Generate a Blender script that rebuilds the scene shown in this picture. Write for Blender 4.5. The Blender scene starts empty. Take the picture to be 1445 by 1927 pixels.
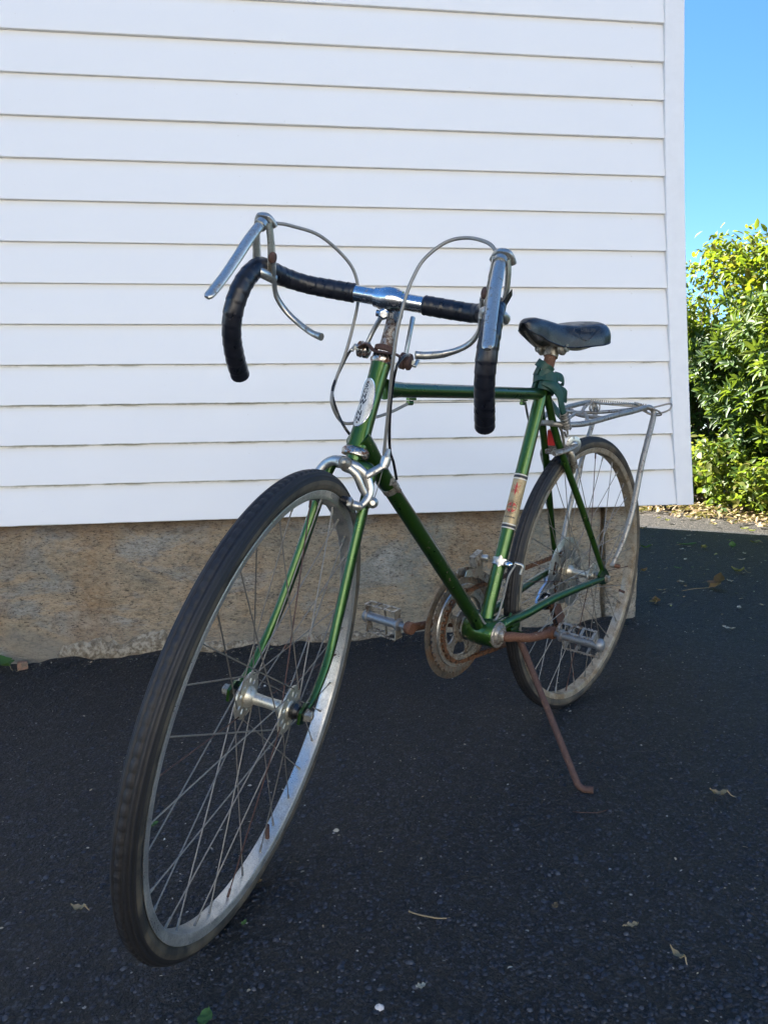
import bpy, math, random
import numpy as np
from mathutils import Matrix, Vector

# ------------------------------------------------------------------ camera, world, sun
scene = bpy.context.scene
COL = scene.collection
OZ = 0.67                       # world height of the camera
F, IW = 1411.28, 1445.0

def cam_axes(yaw, pitch, roll):
    cy, sy = math.cos(yaw), math.sin(yaw); cp, sp = math.cos(pitch), math.sin(pitch)
    fwd = Vector((sy*cp, cy*cp, sp)); right = Vector((cy, -sy, 0)); up = right.cross(fwd)
    cr, sr = math.cos(roll), math.sin(roll)
    return cr*right + sr*up, -sr*right + cr*up, fwd
r_, u_, f_ = cam_axes(0.134496, -0.0727513, -0.0224835)
cd = bpy.data.cameras.new('camera'); cam = bpy.data.objects.new('camera', cd); COL.objects.link(cam)
cd.sensor_fit = 'HORIZONTAL'; cd.sensor_width = 36; cd.lens = 36*F/IW
cd.clip_start = 0.05; cd.clip_end = 3000
mw = Matrix.Identity(4)
for i in range(3):
    mw[i][0] = r_[i]; mw[i][1] = u_[i]; mw[i][2] = -f_[i]
mw[2][3] = OZ
cam.matrix_world = mw
scene.camera = cam

SUN_EL = math.radians(42)
SUN_DIR = Vector((-0.62, 0.78, 0)).normalized()*math.cos(SUN_EL) + Vector((0, 0, math.sin(SUN_EL)))  # towards the sun
w = bpy.data.worlds.new('World'); scene.world = w; w.use_nodes = True
nt = w.node_tree; bg = nt.nodes['Background']
sky = nt.nodes.new('ShaderNodeTexSky'); sky.sky_type = 'NISHITA'; sky.sun_disc = False
sky.sun_elevation = SUN_EL
sky.sun_rotation = math.atan2(SUN_DIR.x, SUN_DIR.y)
sky.air_density = 0.75; sky.dust_density = 0.0; sky.ozone_density = 1.6; sky.altitude = 100
hs = nt.nodes.new('ShaderNodeHueSaturation'); hs.inputs['Saturation'].default_value = 1.22
nt.links.new(sky.outputs[0], hs.inputs['Color']); nt.links.new(hs.outputs[0], bg.inputs[0]); bg.inputs[1].default_value = 0.05
sd = bpy.data.lights.new('sun', 'SUN'); sun = bpy.data.objects.new('sun', sd); COL.objects.link(sun)
sd.energy = 5.0; sd.angle = math.radians(0.5); sd.color = (1, 0.94, 0.84)
sun.rotation_euler = SUN_DIR.to_track_quat('Z', 'Y').to_euler()
sun.location = (-3, 4, 8)
vs = scene.view_settings
scene.display_settings.display_device = 'sRGB'
vs.view_transform = 'Standard'; vs.look = 'None'; vs.gamma = 1; vs.use_curve_mapping = False
vs.exposure = 2.88
scene.cycles.max_bounces = 6; scene.cycles.diffuse_bounces = 3; scene.cycles.transparent_max_bounces = 6
scene.cycles.use_denoising = True

rng = np.random.default_rng(7); random.seed(7)

# ------------------------------------------------------------------ helpers
def V(*a): return np.array(a, float)
def nrm(v): return v/(np.linalg.norm(v)+1e-12)

def set_props(o, label=None, cat=None, group=None, kind=None):
    if label: o['label'] = label
    if cat: o['category'] = cat
    if group: o['group'] = group
    if kind: o['kind'] = kind
    return o

def mk(name, verts, faces, mat, parent=None, smooth=True, angle=35, loc=None):
    me = bpy.data.meshes.new(name)
    me.from_pydata([tuple(map(float, v)) for v in verts], [], faces)
    me.validate()
    if smooth:
        me.polygons.foreach_set('use_smooth', [True]*len(me.polygons))
        me.set_sharp_from_angle(angle=math.radians(angle))
    me.update()
    if mat: me.materials.append(mat)
    o = bpy.data.objects.new(name, me); COL.objects.link(o)
    if parent: o.parent = parent
    if loc is not None: o.location = loc
    return o

def quad_mesh(name, verts, quads, mat, parent=None, smooth=True):
    """fast numpy path: verts n x 3, faces m x k"""
    verts = np.asarray(verts, np.float32); quads = np.asarray(quads, np.int32)
    me = bpy.data.meshes.new(name); k = quads.shape[1]; m = len(quads)
    me.vertices.add(len(verts)); me.vertices.foreach_set('co', verts.ravel())
    me.loops.add(m*k); me.loops.foreach_set('vertex_index', quads.ravel())
    me.polygons.add(m); me.polygons.foreach_set('loop_start', np.arange(0, m*k, k, dtype=np.int32))
    me.polygons.foreach_set('loop_total', np.full(m, k, np.int32))
    me.update(calc_edges=True)
    if smooth: me.polygons.foreach_set('use_smooth', np.ones(m, bool))
    me.materials.append(mat)
    o = bpy.data.objects.new(name, me); COL.objects.link(o)
    if parent: o.parent = parent
    return o

def empty(name, loc=(0, 0, 0), parent=None):
    o = bpy.data.objects.new(name, None); COL.objects.link(o); o.location = loc
    o.empty_display_size = .05
    if parent: o.parent = parent
    return o

def catmull(P, n=6):
    P = [np.asarray(q, float) for q in P]
    if len(P) < 3: return [P[0]+(P[-1]-P[0])*t for t in np.linspace(0, 1, n+1)]
    Q = [2*P[0]-P[1]]+P+[2*P[-1]-P[-2]]; out = []
    for i in range(1, len(Q)-2):
        a, b, c, d = Q[i-1], Q[i], Q[i+1], Q[i+2]
        for t in np.arange(n)/n:
            out.append(.5*((2*b)+(-a+c)*t+(2*a-5*b+4*c-d)*t*t+(-a+3*b-3*c+d)*t**3))
    out.append(P[-1]); return out

class MB:
    def __init__(s): s.v = []; s.f = []
    def add(s, v, f):
        n = len(s.v); s.v += [tuple(map(float, q)) for q in v]; s.f += [tuple(i+n for i in q) for q in f]; return s
    def tube(s, path, r, seg=12, smooth=0, ref=None, caps=True, flat=None, rmod=None):
        """path of points, radius number or list; flat = list/number of second radius along ref"""
        P = [np.asarray(q, float) for q in path]
        m = len(P); R = list(r) if hasattr(r, '__len__') else [r]*m
        FL = None if flat is None else (list(flat) if hasattr(flat, '__len__') else [flat]*m)
        if smooth:
            idx = catmull([V(i, R[i], FL[i] if FL else 0) for i in range(m)], smooth)
            P = catmull(P, smooth); R = [q[1] for q in idx]
            if FL: FL = [q[2] for q in idx]
        m = len(P)
        T = [nrm(P[min(i+1, m-1)]-P[max(i-1, 0)]) for i in range(m)]
        if ref is None:
            ref = V(0, 1, 0) if abs(T[0][1]) < .9 else V(1, 0, 0); fixed = False
        else: ref = np.asarray(ref, float); fixed = True
        N = nrm(ref-T[0]*ref.dot(T[0])); vs_ = []
        for i in range(m):
            base = ref if fixed else N
            N = nrm(base-T[i]*base.dot(T[i])); B = np.cross(T[i], N)
            rr = R[i]*(rmod[i] if rmod is not None else 1)
            r2 = FL[i] if FL else rr
            for k in range(seg):
                a = 2*math.pi*k/seg
                vs_.append(P[i]+N*math.cos(a)*r2+B*math.sin(a)*rr)
        fs = []
        for i in range(m-1):
            for k in range(seg):
                k2 = (k+1) % seg
                fs.append((i*seg+k, i*seg+k2, (i+1)*seg+k2, (i+1)*seg+k))
        if caps:
            fs.append(tuple(range(seg-1, -1, -1))); fs.append(tuple((m-1)*seg+k for k in range(seg)))
        return s.add(vs_, fs)
    def lathe(s, prof, c=(0, 0, 0), axis=(0, 1, 0), seg=32, closed=False):
        """prof = [(along axis, radius)]"""
        ax = nrm(np.asarray(axis, float)); c = np.asarray(c, float)
        h = V(0, 0, 1) if abs(ax[2]) < .9 else V(1, 0, 0)
        N = nrm(h-ax*h.dot(ax)); B = np.cross(ax, N); m = len(prof); vs_ = []
        for a_, r in prof:
            for k in range(seg):
                t = 2*math.pi*k/seg
                vs_.append(c+ax*a_+(N*math.cos(t)+B*math.sin(t))*r)
        fs = []
        for i in range(m if closed else m-1):
            j = (i+1) % m
            for k in range(seg):
                k2 = (k+1) % seg
                fs.append((i*seg+k, i*seg+k2, j*seg+k2, j*seg+k))
        if not closed:
            if prof[0][1] > 1e-6: fs.append(tuple(range(seg-1, -1, -1)))
            if prof[-1][1] > 1e-6: fs.append(tuple((m-1)*seg+k for k in range(seg)))
        return s.add(vs_, fs)
    def box(s, c, size, rot=None, bev=0):
        c = np.asarray(c, float); h = np.asarray(size, float)/2
        R_ = np.eye(3) if rot is None else np.asarray(rot, float)
        if bev:
            b = bev; vs_ = []; 
            for sz, ins in ((-1, b), (-1, 0), (1, 0), (1, b)):
                z = sz*h[2] if ins else sz*(h[2]-b)
                x = h[0]-ins; y = h[1]-ins
                for px, py in ((-x, -y), (x, -y), (x, y), (-x, y)): vs_.append(c+R_@V(px, py, z))
            fs = [(3, 2, 1, 0), (12, 13, 14, 15)]
            for i in range(3):
                for k in range(4):
                    k2 = (k+1) % 4; fs.append((i*4+k, i*4+k2, i*4+4+k2, i*4+4+k))
            return s.add(vs_, fs)
        vs_ = [c+R_@(h*V(x, y, z)) for z in (-1, 1) for x, y in ((-1, -1), (1, -1), (1, 1), (-1, 1))]
        return s.add(vs_, [(3, 2, 1, 0), (4, 5, 6, 7), (0, 1, 5, 4), (1, 2, 6, 5), (2, 3, 7, 6), (3, 0, 4, 7)])
    def extr(s, poly, y0, y1):
        """poly in x,z extruded along y"""
        n = len(poly)
        vs_ = [(x, y0, z) for x, z in poly]+[(x, y1, z) for x, z in poly]
        fs = [tuple(range(n)), tuple(range(2*n-1, n-1, -1))]+[(i, i+n, (i+1) % n+n, (i+1) % n) for i in range(n)]
        return s.add(vs_, fs)
    def xf(s, fn): s.v = [tuple(fn(np.array(q))) for q in s.v]; return s
    def build(s, name, mat, parent=None, **k): return mk(name, s.v, s.f, mat, parent, **k)

def rotx(a): c, s = math.cos(a), math.sin(a); return np.array([[1, 0, 0], [0, c, -s], [0, s, c]])
def roty(a): c, s = math.cos(a), math.sin(a); return np.array([[c, 0, s], [0, 1, 0], [-s, 0, c]])
def rotz(a): c, s = math.cos(a), math.sin(a); return np.array([[c, -s, 0], [s, c, 0], [0, 0, 1]])
def rax(ax, a):
    ax = nrm(ax); K = np.array([[0, -ax[2], ax[1]], [ax[2], 0, -ax[0]], [-ax[1], ax[0], 0]])
    return np.eye(3)+math.sin(a)*K+(1-math.cos(a))*K@K

def noise2(shape, cell, seed):
    """smooth value noise on a grid, about -1..1; cell = feature size in grid cells (y, x)"""
    g = np.random.default_rng(seed); cy, cx = cell if hasattr(cell, '__len__') else (cell, cell)
    ny, nx = int(shape[0]/cy)+3, int(shape[1]/cx)+3
    G = g.uniform(-1, 1, (ny, nx))
    y = np.arange(shape[0])/cy; x = np.arange(shape[1])/cx
    yi = y.astype(int); xi = x.astype(int); fy = (y-yi)[:, None]; fx = (x-xi)[None]
    fy = fy*fy*(3-2*fy); fx = fx*fx*(3-2*fx)
    a = G[np.ix_(yi, xi)]; b = G[np.ix_(yi, xi+1)]; c = G[np.ix_(yi+1, xi)]; d = G[np.ix_(yi+1, xi+1)]
    return (a*(1-fx)+b*fx)*(1-fy)+(c*(1-fx)+d*fx)*fy

# ------------------------------------------------------------------ materials
class Mat:
    def __init__(s, name):
        s.m = bpy.data.materials.new(name); s.m.use_nodes = True; s.t = s.m.node_tree
        s.b = s.t.nodes['Principled BSDF']; s.tc = s.t.nodes.new('ShaderNodeTexCoord')
    def n(s, t, **k):
        o = s.t.nodes.new(t)
        for a, b in k.items(): setattr(o, a, b)
        return o
    def l(s, a, b): s.t.links.new(a, b)
    def coord(s, scale=(1, 1, 1), rot=(0, 0, 0)):
        mp = s.n('ShaderNodeMapping'); mp.inputs['Scale'].default_value = scale; mp.inputs['Rotation'].default_value = rot
        s.l(s.tc.outputs['Object'], mp.inputs[0]); return mp.outputs[0]
    def noise(s, scale, detail=4, rough=.55, co=None, dist=0):
        o = s.n('ShaderNodeTexNoise'); o.inputs['Scale'].default_value = scale; o.inputs['Detail'].default_value = detail
        o.inputs['Roughness'].default_value = rough; o.inputs['Distortion'].default_value = dist
        s.l(co if co is not None else s.tc.outputs['Object'], o.inputs['Vector']); return o.outputs[0]
    def vor(s, scale, feature='F1', co=None, out=0, rnd=1):
        o = s.n('ShaderNodeTexVoronoi', feature=feature); o.inputs['Scale'].default_value = scale
        o.inputs['Randomness'].default_value = rnd
        s.l(co if co is not None else s.tc.outputs['Object'], o.inputs['Vector']); return o.outputs[out]
    def ramp(s, x, stops, interp='LINEAR'):
        o = s.n('ShaderNodeValToRGB'); cr = o.color_ramp; cr.interpolation = interp
        while len(cr.elements) < len(stops): cr.elements.new(.5)
        for e, (p, c) in zip(cr.elements, stops):
            e.position = p; e.color = (*c, 1) if hasattr(c, '__len__') else (c, c, c, 1)
        s.l(x, o.inputs[0]); return o.outputs[0]
    def mix(s, fac, a, b, blend='MIX'):
        o = s.n('ShaderNodeMix', data_type='RGBA', blend_type=blend)
        for k, val in ((0, fac), (6, a), (7, b)):
            sock = o.inputs[k]
            if isinstance(val, bpy.types.NodeSocket): s.l(val, sock)
            elif hasattr(val, '__len__'): sock.default_value = (*val, 1)
            else: sock.default_value = val if k == 0 else (val, val, val, 1)
        return o.outputs[2]
    def math(s, op, a, b=0.0, c=None, clamp=False):
        o = s.n('ShaderNodeMath', operation=op, use_clamp=clamp)
        for i, val in enumerate((a, b) if c is None else (a, b, c)):
            if isinstance(val, bpy.types.NodeSocket): s.l(val, o.inputs[i])
            else: o.inputs[i].default_value = val
        return o.outputs[0]
    def put(s, name, val):
        i = s.b.inputs[name]
        if isinstance(val, bpy.types.NodeSocket): s.l(val, i)
        elif hasattr(val, '__len__'): i.default_value = (*val, 1)
        else: i.default_value = val
        return s
    def bump(s, h, strength=.3, dist=.001, prev=None):
        o = s.n('ShaderNodeBump'); o.inputs['Strength'].default_value = strength; o.inputs['Distance'].default_value = dist
        s.l(h, o.inputs['Height'])
        if prev is not None: s.l(prev, o.inputs['Normal'])
        s.l(o.outputs[0], s.b.inputs['Normal']); return o.outputs[0]

def worn(name, c1, c2, m1, m2, r1, r2, scale=60, lo=.5, hi=.62, bump=.15, c1b=None, coat=0, fine=400):
    """clean surface c1 with patches of c2"""
    M = Mat(name)
    a = M.noise(scale, 6, .65); mask = M.ramp(a, [(lo, 0.0), (hi, 1.0)])
    f = M.noise(fine, 3, .6)
    base = M.mix(M.ramp(f, [(.3, 0.0), (.7, 1.0)]), c1, c1b or tuple(x*.75 for x in c1))
    c2v = M.mix(M.ramp(f, [(.35, 0.0), (.7, 1.0)]), c2, tuple(x*.45 for x in c2))
    M.put('Base Color', M.mix(mask, base, c2v))
    M.put('Metallic', M.ramp(mask, [(0, m1), (1, m2)])); 
    rr = M.ramp(mask, [(0, r1), (1, r2)])
    M.put('Roughness', M.math('ADD', rr, M.math('MULTIPLY', M.math('SUBTRACT', f, .5), .25), clamp=True))
    if coat: M.put('Coat Weight', coat); M.put('Coat Roughness', .12)
    M.bump(M.math('ADD', f, M.math('MULTIPLY', mask, 1.5)), bump, .0004)
    return M.m

RUST = (.17, .065, .03)
M_chrome = worn('chrome_pitted', (.62, .64, .67), RUST, 1, .2, .1, .8, 230, .60, .68, .1, (.5, .52, .55))
M_chrome_worn = worn('chrome_rusty', (.5, .47, .43), RUST, 1, .2, .22, .85, 120, .5, .58, .25)
M_alloy = worn('aluminium_dull', (.55, .54, .50), (.20, .17, .13), .9, .4, .32, .7, 110, .56, .72, .15)
M_alloy_dirty = worn('aluminium_dirty', (.42, .39, .33), (.12, .085, .055), .8, .1, .42, .85, 70, .46, .62, .2)
M_hub = worn('aluminium_hub', (.70, .65, .53), (.38, .30, .19), .75, .4, .40, .6, 150, .58, .72, .15)
M_rust = worn('rusted_steel', (.17, .085, .05), (.36, .27, .2), .3, .8, .75, .45, 90, .6, .72, .5, (.1, .04, .022))
M_rust_brown = worn('rust_brown', (.082, .046, .036), (.16, .085, .055), .1, .1, .75, .8, 120, .5, .7, .4, (.07, .035, .028))
M_spoke = worn('spoke_steel', (.30, .27, .23), (.2, .09, .05), .7, .1, .5, .8, 30, .62, .7, .05)
M_rim = worn('rim_steel_dusty', (.76, .74, .69), (.56, .51, .42), .85, .45, .30, .55, 26, .42, .78, .12)
M_rim_r = worn('rim_steel_brown', (.46, .39, .29), (.26, .19, .11), .6, .15, .4, .8, 20, .42, .62, .12)
M_chain = worn('chain_rust', (.16, .07, .03), (.05, .035, .025), .3, .4, .7, .7, 200, .5, .6, .5)
M_galv = worn('rack_alloy', (.36, .34, .30), (.18, .13, .1), .7, .3, .45, .75, 90, .55, .68, .2)
M_stem = worn('stem_rust', (.42, .39, .35), (.19, .12, .085), .85, .35, .35, .75, 170, .44, .56, .3)

def simple(name, c, rough=.5, metal=0, bump_scale=0, bump=.1, var=.2):
    M = Mat(name); f = M.noise(bump_scale or 40, 4, .6)
    M.put('Base Color', M.mix(M.ramp(f, [(.3, 0.0), (.7, 1.0)]), c, tuple(x*(1-var) for x in c)))
    M.put('Roughness', M.math('ADD', M.math('MULTIPLY', M.math('SUBTRACT', f, .5), .3), rough, clamp=True)); M.put('Metallic', metal)
    if bump_scale: M.bump(f, bump, .0005)
    return M.m

def paint():
    M = Mat('green_candy_paint')
    fl = M.vor(1400, 'F1', out=1); g = M.noise(18, 3)
    base = M.mix(M.ramp(g, [(.3, 0.0), (.7, 1.0)]), (.006, .058, .011), (.016, .085, .010))
    base = M.mix(.14, base, fl, 'OVERLAY')
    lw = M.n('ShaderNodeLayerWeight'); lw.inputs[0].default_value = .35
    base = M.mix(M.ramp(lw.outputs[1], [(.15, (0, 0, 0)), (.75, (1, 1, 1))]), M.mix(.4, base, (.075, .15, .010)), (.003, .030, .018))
    chips = M.math('MULTIPLY', M.ramp(M.noise(95, 5, .7), [(.63, 0.0), (.655, 1.0)]), M.ramp(M.noise(11, 3), [(.46, 0.0), (.56, 1.0)]))
    base = M.mix(chips, base, (.22, .17, .11))
    M.put('Base Color', base); M.put('Metallic', M.ramp(chips, [(0, .75), (1, .1)])); M.put('Roughness', M.ramp(M.noise(60, 4), [(.3, .26), (.7, .42)]))
    M.put('Coat Weight', .7); M.put('Coat Roughness', .08)
    M.bump(M.noise(500, 3), .05, .0003)
    return M.m
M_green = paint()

def rubber(name, c, dust, lo, hi):
    M = Mat(name); a = M.noise(22, 5, .6); f = M.noise(260, 3)
    base = M.mix(M.ramp(f, [(.3, 0.0), (.75, 1.0)]), c, tuple(x*1.7 for x in c))
    M.put('Base Color', M.mix(M.ramp(a, [(lo, 0.0), (hi, .75)]), base, dust)); M.put('Roughness', .62)
    M.bump(f, .25, .0005); return M.m
M_tyre = rubber('tyre_rubber', (.0085, .0085, .010), (.036, .031, .026), .50, .85)
M_groove = rubber('tyre_groove', (.006, .006, .006), (.018, .016, .013), .5, .8)
M_side = rubber('tyre_sidewall', (.022, .020, .017), (.13, .105, .07), .38, .60)
M_tape = Mat('handlebar_tape')
_f = M_tape.noise(70, 4)
M_tape.put('Base Color', M_tape.mix(M_tape.ramp(_f, [(.35, 0.0), (.7, 1.0)]), (.006, .007, .012), (.014, .015, .022)))
M_tape.put('Roughness', M_tape.ramp(_f, [(.3, .24), (.7, .42)])); M_tape.bump(M_tape.noise(300, 3), .2, .0005)
M_tape = M_tape.m
M_black = simple('black_plastic', (.012, .012, .014), .3, 0, 200, .1)
M_cable = simple('grey_cable_housing', (.25, .25, .235), .38, .25, 60)
M_saddle = worn('saddle_vinyl', (.012, .013, .016), (.045, .042, .042), 0, 0, .3, .55, 45, .5, .68, .12)
M_redpl = simple('red_plastic', (.5, .02, .015), .35)
M_strap = worn('green_strap_rubber', (.008, .052, .030), (.018, .080, .055), 0, 0, .5, .62, 40, .45, .65, .3)
M_badge = worn('badge_aluminium', (.66, .65, .60), (.52, .50, .44), .3, .2, .45, .6, 60, .5, .7, .05)
M_ink = simple('dark_ink', (.015, .018, .03), .5)
M_cream = worn('cream_decal', (.50, .38, .20), (.36, .24, .11), .3, .1, .4, .6, 40, .45, .65, .05)
M_redink = simple('red_ink', (.55, .05, .04), .5)
M_whiteink = simple('white_ink', (.7, .68, .6), .5)

# ------------------------------------------------------------------ ground
GX, GY, GZ = .02052, .03067, -.67392-1.5*.03067+OZ
def gz(x, y): return GZ+GX*x+GY*y

def asphalt_mat(name, dark, light, spec, bumps=1.0, chips=.02):
    M = Mat(name)
    warp = M.noise(90, 2); wm = M.n('ShaderNodeVectorMath', operation='MULTIPLY_ADD'); M.l(M.n('ShaderNodeTexNoise').outputs[1], wm.inputs[0])
    wm.inputs[1].default_value = (.004, .004, .004); M.l(M.tc.outputs['Object'], wm.inputs[2]); co = wm.outputs[0]
    tn = wm.inputs[0].links[0].from_node; tn.inputs['Scale'].default_value = 140; tn.inputs['Detail'].default_value = 3; M.l(M.tc.outputs['Object'], tn.inputs[0])
    big = M.noise(1.1, 4, .6); mid = M.noise(14, 4, .7); lump = M.noise(52, 6, .78); fine = M.noise(260, 3, .8)
    cell = M.vor(128, 'F1', co); cell2 = M.vor(260, 'F1', co)
    sc = M.n('ShaderNodeSeparateColor'); M.l(M.vor(128, 'F1', co, out=1), sc.inputs[0]); rnd = sc.outputs[0]
    col = M.mix(M.ramp(mid, [(.3, 0.0), (.75, 1.0)]), dark, light)
    col = M.mix(M.ramp(big, [(.35, 0.0), (.7, .5)]), col, tuple(x*1.5 for x in light))
    col = M.mix(M.ramp(rnd, [(.5, 0.0), (1.0, 1.0)]), col, tuple(x*2.9 for x in light))
    col = M.mix(M.ramp(lump, [(.44, .95), (.55, 0.0)]), col, tuple(x*.10 for x in dark))  # shade in the pits painted into the colour
    col = M.mix(M.ramp(cell, [(.36, 0.0), (.56, .95)]), col, tuple(x*.10 for x in dark))  # crevice shade round the stones, painted in as well
    gr = M.vor(55, 'F1'); grc = M.n('ShaderNodeSeparateColor'); M.l(M.vor(55, 'F1', out=1), grc.inputs[0])
    sel = M.math('MULTIPLY', M.math('GREATER_THAN', grc.outputs[0], 1-chips), M.math('LESS_THAN', gr, .15))
    col = M.mix(sel, col, (.42, .40, .36))
    gr = M.vor(170, 'F1'); grc = M.n('ShaderNodeSeparateColor'); M.l(M.vor(170, 'F1', out=1), grc.inputs[0])
    sel = M.math('MULTIPLY', M.math('GREATER_THAN', grc.outputs[0], 1-chips*.5), M.math('LESS_THAN', gr, .3))
    col = M.mix(sel, col, (.38, .36, .33))
    M.put('Base Color', col)
    M.put('Roughness', M.ramp(fine, [(.3, .42), (.7, .75)])); M.put('Specular IOR Level', spec)
    h = M.math('ADD', M.math('MULTIPLY', M.math('SUBTRACT', 1.0, cell), M.math('ADD', M.math('MULTIPLY', rnd, 1.2), .4)), M.math('MULTIPLY', M.math('SUBTRACT', 1.0, cell2), .4))
    h = M.math('ADD', h, M.math('MULTIPLY', lump, 2.2))
    M.bump(h, 1.0*bumps, .0055)
    return M.m
M_asph = asphalt_mat('fresh_asphalt', (.013, .0145, .020), (.023, .0255, .032), .5, 1.25, .014)
M_asph_sunlit = asphalt_mat('sunlit_asphalt', (.062, .056, .052), (.085, .076, .069), .3, .6, .05)  # lit copy of the fresh asphalt, sunlight put into its colour
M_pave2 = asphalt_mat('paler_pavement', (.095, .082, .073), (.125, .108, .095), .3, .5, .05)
M_gnd = asphalt_mat('light_ground', (.24, .212, .18), (.32, .285, .245), .3, .5, .05)

def sheet(name, xs, ys, mat, dz=0, flat_after=60):
    X, Y = np.meshgrid(xs, ys)
    Xc = np.clip(X, -flat_after, flat_after); Yc = np.clip(Y, -flat_after, flat_after)
    # the drive's slope eases out with distance
    Z = GZ+GX*20*np.tanh(X/20)+GY*20*np.tanh(Y/20)+dz
    nx, ny = len(xs), len(ys); I = np.arange(nx*ny).reshape(ny, nx)
    Q = np.stack([I[:-1, :-1], I[:-1, 1:], I[1:, 1:], I[1:, :-1]], -1).reshape(-1, 4)
    return quad_mesh(name, np.stack([X, Y, Z], -1).reshape(-1, 3), Q, mat)
ax_ = np.unique(np.concatenate([np.linspace(-900, -40, 12), np.linspace(-40, 40, 81), np.linspace(40, 900, 12)]))
set_props(sheet('ground', ax_, ax_, M_gnd, -.020), kind='structure')

# asphalt drive, with real relief
X0, X1, Y0, Y1, ST = -1.9, 4.3, .62, 6.4, .0095
nx = int((X1-X0)/ST); ny = int((Y1-Y0)/ST)
# the dark asphalt colour ends at the shadow edge, painted sunlit beyond
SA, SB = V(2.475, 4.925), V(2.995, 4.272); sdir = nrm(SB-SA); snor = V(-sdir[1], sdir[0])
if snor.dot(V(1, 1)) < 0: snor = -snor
xs = np.linspace(X0, X1, nx); ys = np.linspace(Y0, Y1, ny)
Xg, Yg = np.meshgrid(xs, ys)
n1 = noise2((ny, nx), 2.2, 1); n2 = noise2((ny, nx), 5, 2); n3 = noise2((ny, nx), 16, 3); n4 = noise2((ny, nx), 60, 4)
Zg = GZ+GX*20*np.tanh(Xg/20)+GY*20*np.tanh(Yg/20)
hump = np.exp(-((Yg-2.545)/.07)**2)*(Xg < 1.36)                       # asphalt pushed up against the stone
amp = 1+1.8*hump
disp = (n1*.0009+n2*.0007)*amp+n3*.0009+n4*.0025+hump*(.010+.012*noise2((ny, nx), 7, 9))
edge = np.minimum(np.minimum(Xg-X0, X1-Xg), np.minimum(Yg-Y0, Y1-Yg))
Z = Zg+disp-.012*np.clip(1-edge/.06, 0, 1)
D_ = 2.55583
keep = ~((Xg < 1.2) & (Yg > D_+.06))
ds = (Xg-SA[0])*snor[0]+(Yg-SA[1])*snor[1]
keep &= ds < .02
I = np.arange(nx*ny).reshape(ny, nx)
Q = np.stack([I[:-1, :-1], I[:-1, 1:], I[1:, 1:], I[1:, :-1]], -1).reshape(-1, 4)
km = (keep[:-1, :-1] & keep[:-1, 1:] & keep[1:, 1:] & keep[1:, :-1]).reshape(-1)
Q = Q[km]; used = np.unique(Q); remap = np.full(nx*ny, -1, np.int32); remap[used] = np.arange(len(used))
P3 = np.stack([Xg, Yg, Z], -1).reshape(-1, 3)[used]
set_props(quad_mesh('driveway', P3, remap[Q], M_asph), kind='structure')
def surf(x, y):
    i = np.clip(np.rint((np.asarray(x)-X0)/(X1-X0)*(nx-1)).astype(int), 0, nx-1); j = np.clip(np.rint((np.asarray(y)-Y0)/(Y1-Y0)*(ny-1)).astype(int), 0, ny-1)
    return Z[j, i]
# the asphalt outside the closely modelled part
def poly_sheet(name, pts, mat, dz, n=40):
    """rows of points between two polylines"""
    a, b = pts; m = len(a); vs_ = []; fs = []
    for i in range(m):
        for k in range(n+1):
            x = a[i][0]+(b[i][0]-a[i][0])*k/n; y = a[i][1]+(b[i][1]-a[i][1])*k/n
            vs_.append((x, y, GZ+GX*20*math.tanh(x/20)+GY*20*math.tanh(y/20)+dz))
    for i in range(m-1):
        for k in range(n): fs.append((i*(n+1)+k, i*(n+1)+k+1, (i+1)*(n+1)+k+1, (i+1)*(n+1)+k))
    return mk(name, vs_, fs, mat)
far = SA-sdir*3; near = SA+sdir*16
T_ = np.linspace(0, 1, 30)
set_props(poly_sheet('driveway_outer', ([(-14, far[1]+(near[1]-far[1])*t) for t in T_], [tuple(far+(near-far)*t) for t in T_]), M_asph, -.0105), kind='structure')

# fresh asphalt past the shadow edge, sunlight painted into its colour, and the paler strip next to the shrubs
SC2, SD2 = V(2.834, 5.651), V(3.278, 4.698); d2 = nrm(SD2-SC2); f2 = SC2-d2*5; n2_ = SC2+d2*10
set_props(poly_sheet('sunlit_asphalt', ([tuple(SA-sdir*5+(sdir*16)*t) for t in T_], [tuple(f2+(n2_-f2)*t) for t in T_]), M_asph_sunlit, -.013, 8), kind='structure')
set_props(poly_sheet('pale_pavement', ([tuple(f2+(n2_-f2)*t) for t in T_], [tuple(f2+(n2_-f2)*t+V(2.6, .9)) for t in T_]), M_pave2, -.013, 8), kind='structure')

# ------------------------------------------------------------------ house
D = D_
zl = lambda k: (0.5298243-k*0.0505377)*D+OZ     # bottom edge of siding course k
EXPO = .0505377*D
house = empty('house', (-1.5, 4.3, gz(-1.5, 4.3)))
set_props(house, 'white clapboard house wall on a tan stone foundation behind the bicycle', 'house')
HL = V(-1.5, 4.3, gz(-1.5, 4.3))
def hp(o, at=(0, 0, 0)):
    o.parent = house; o.location = tuple(V(*at)-HL); return o

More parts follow.
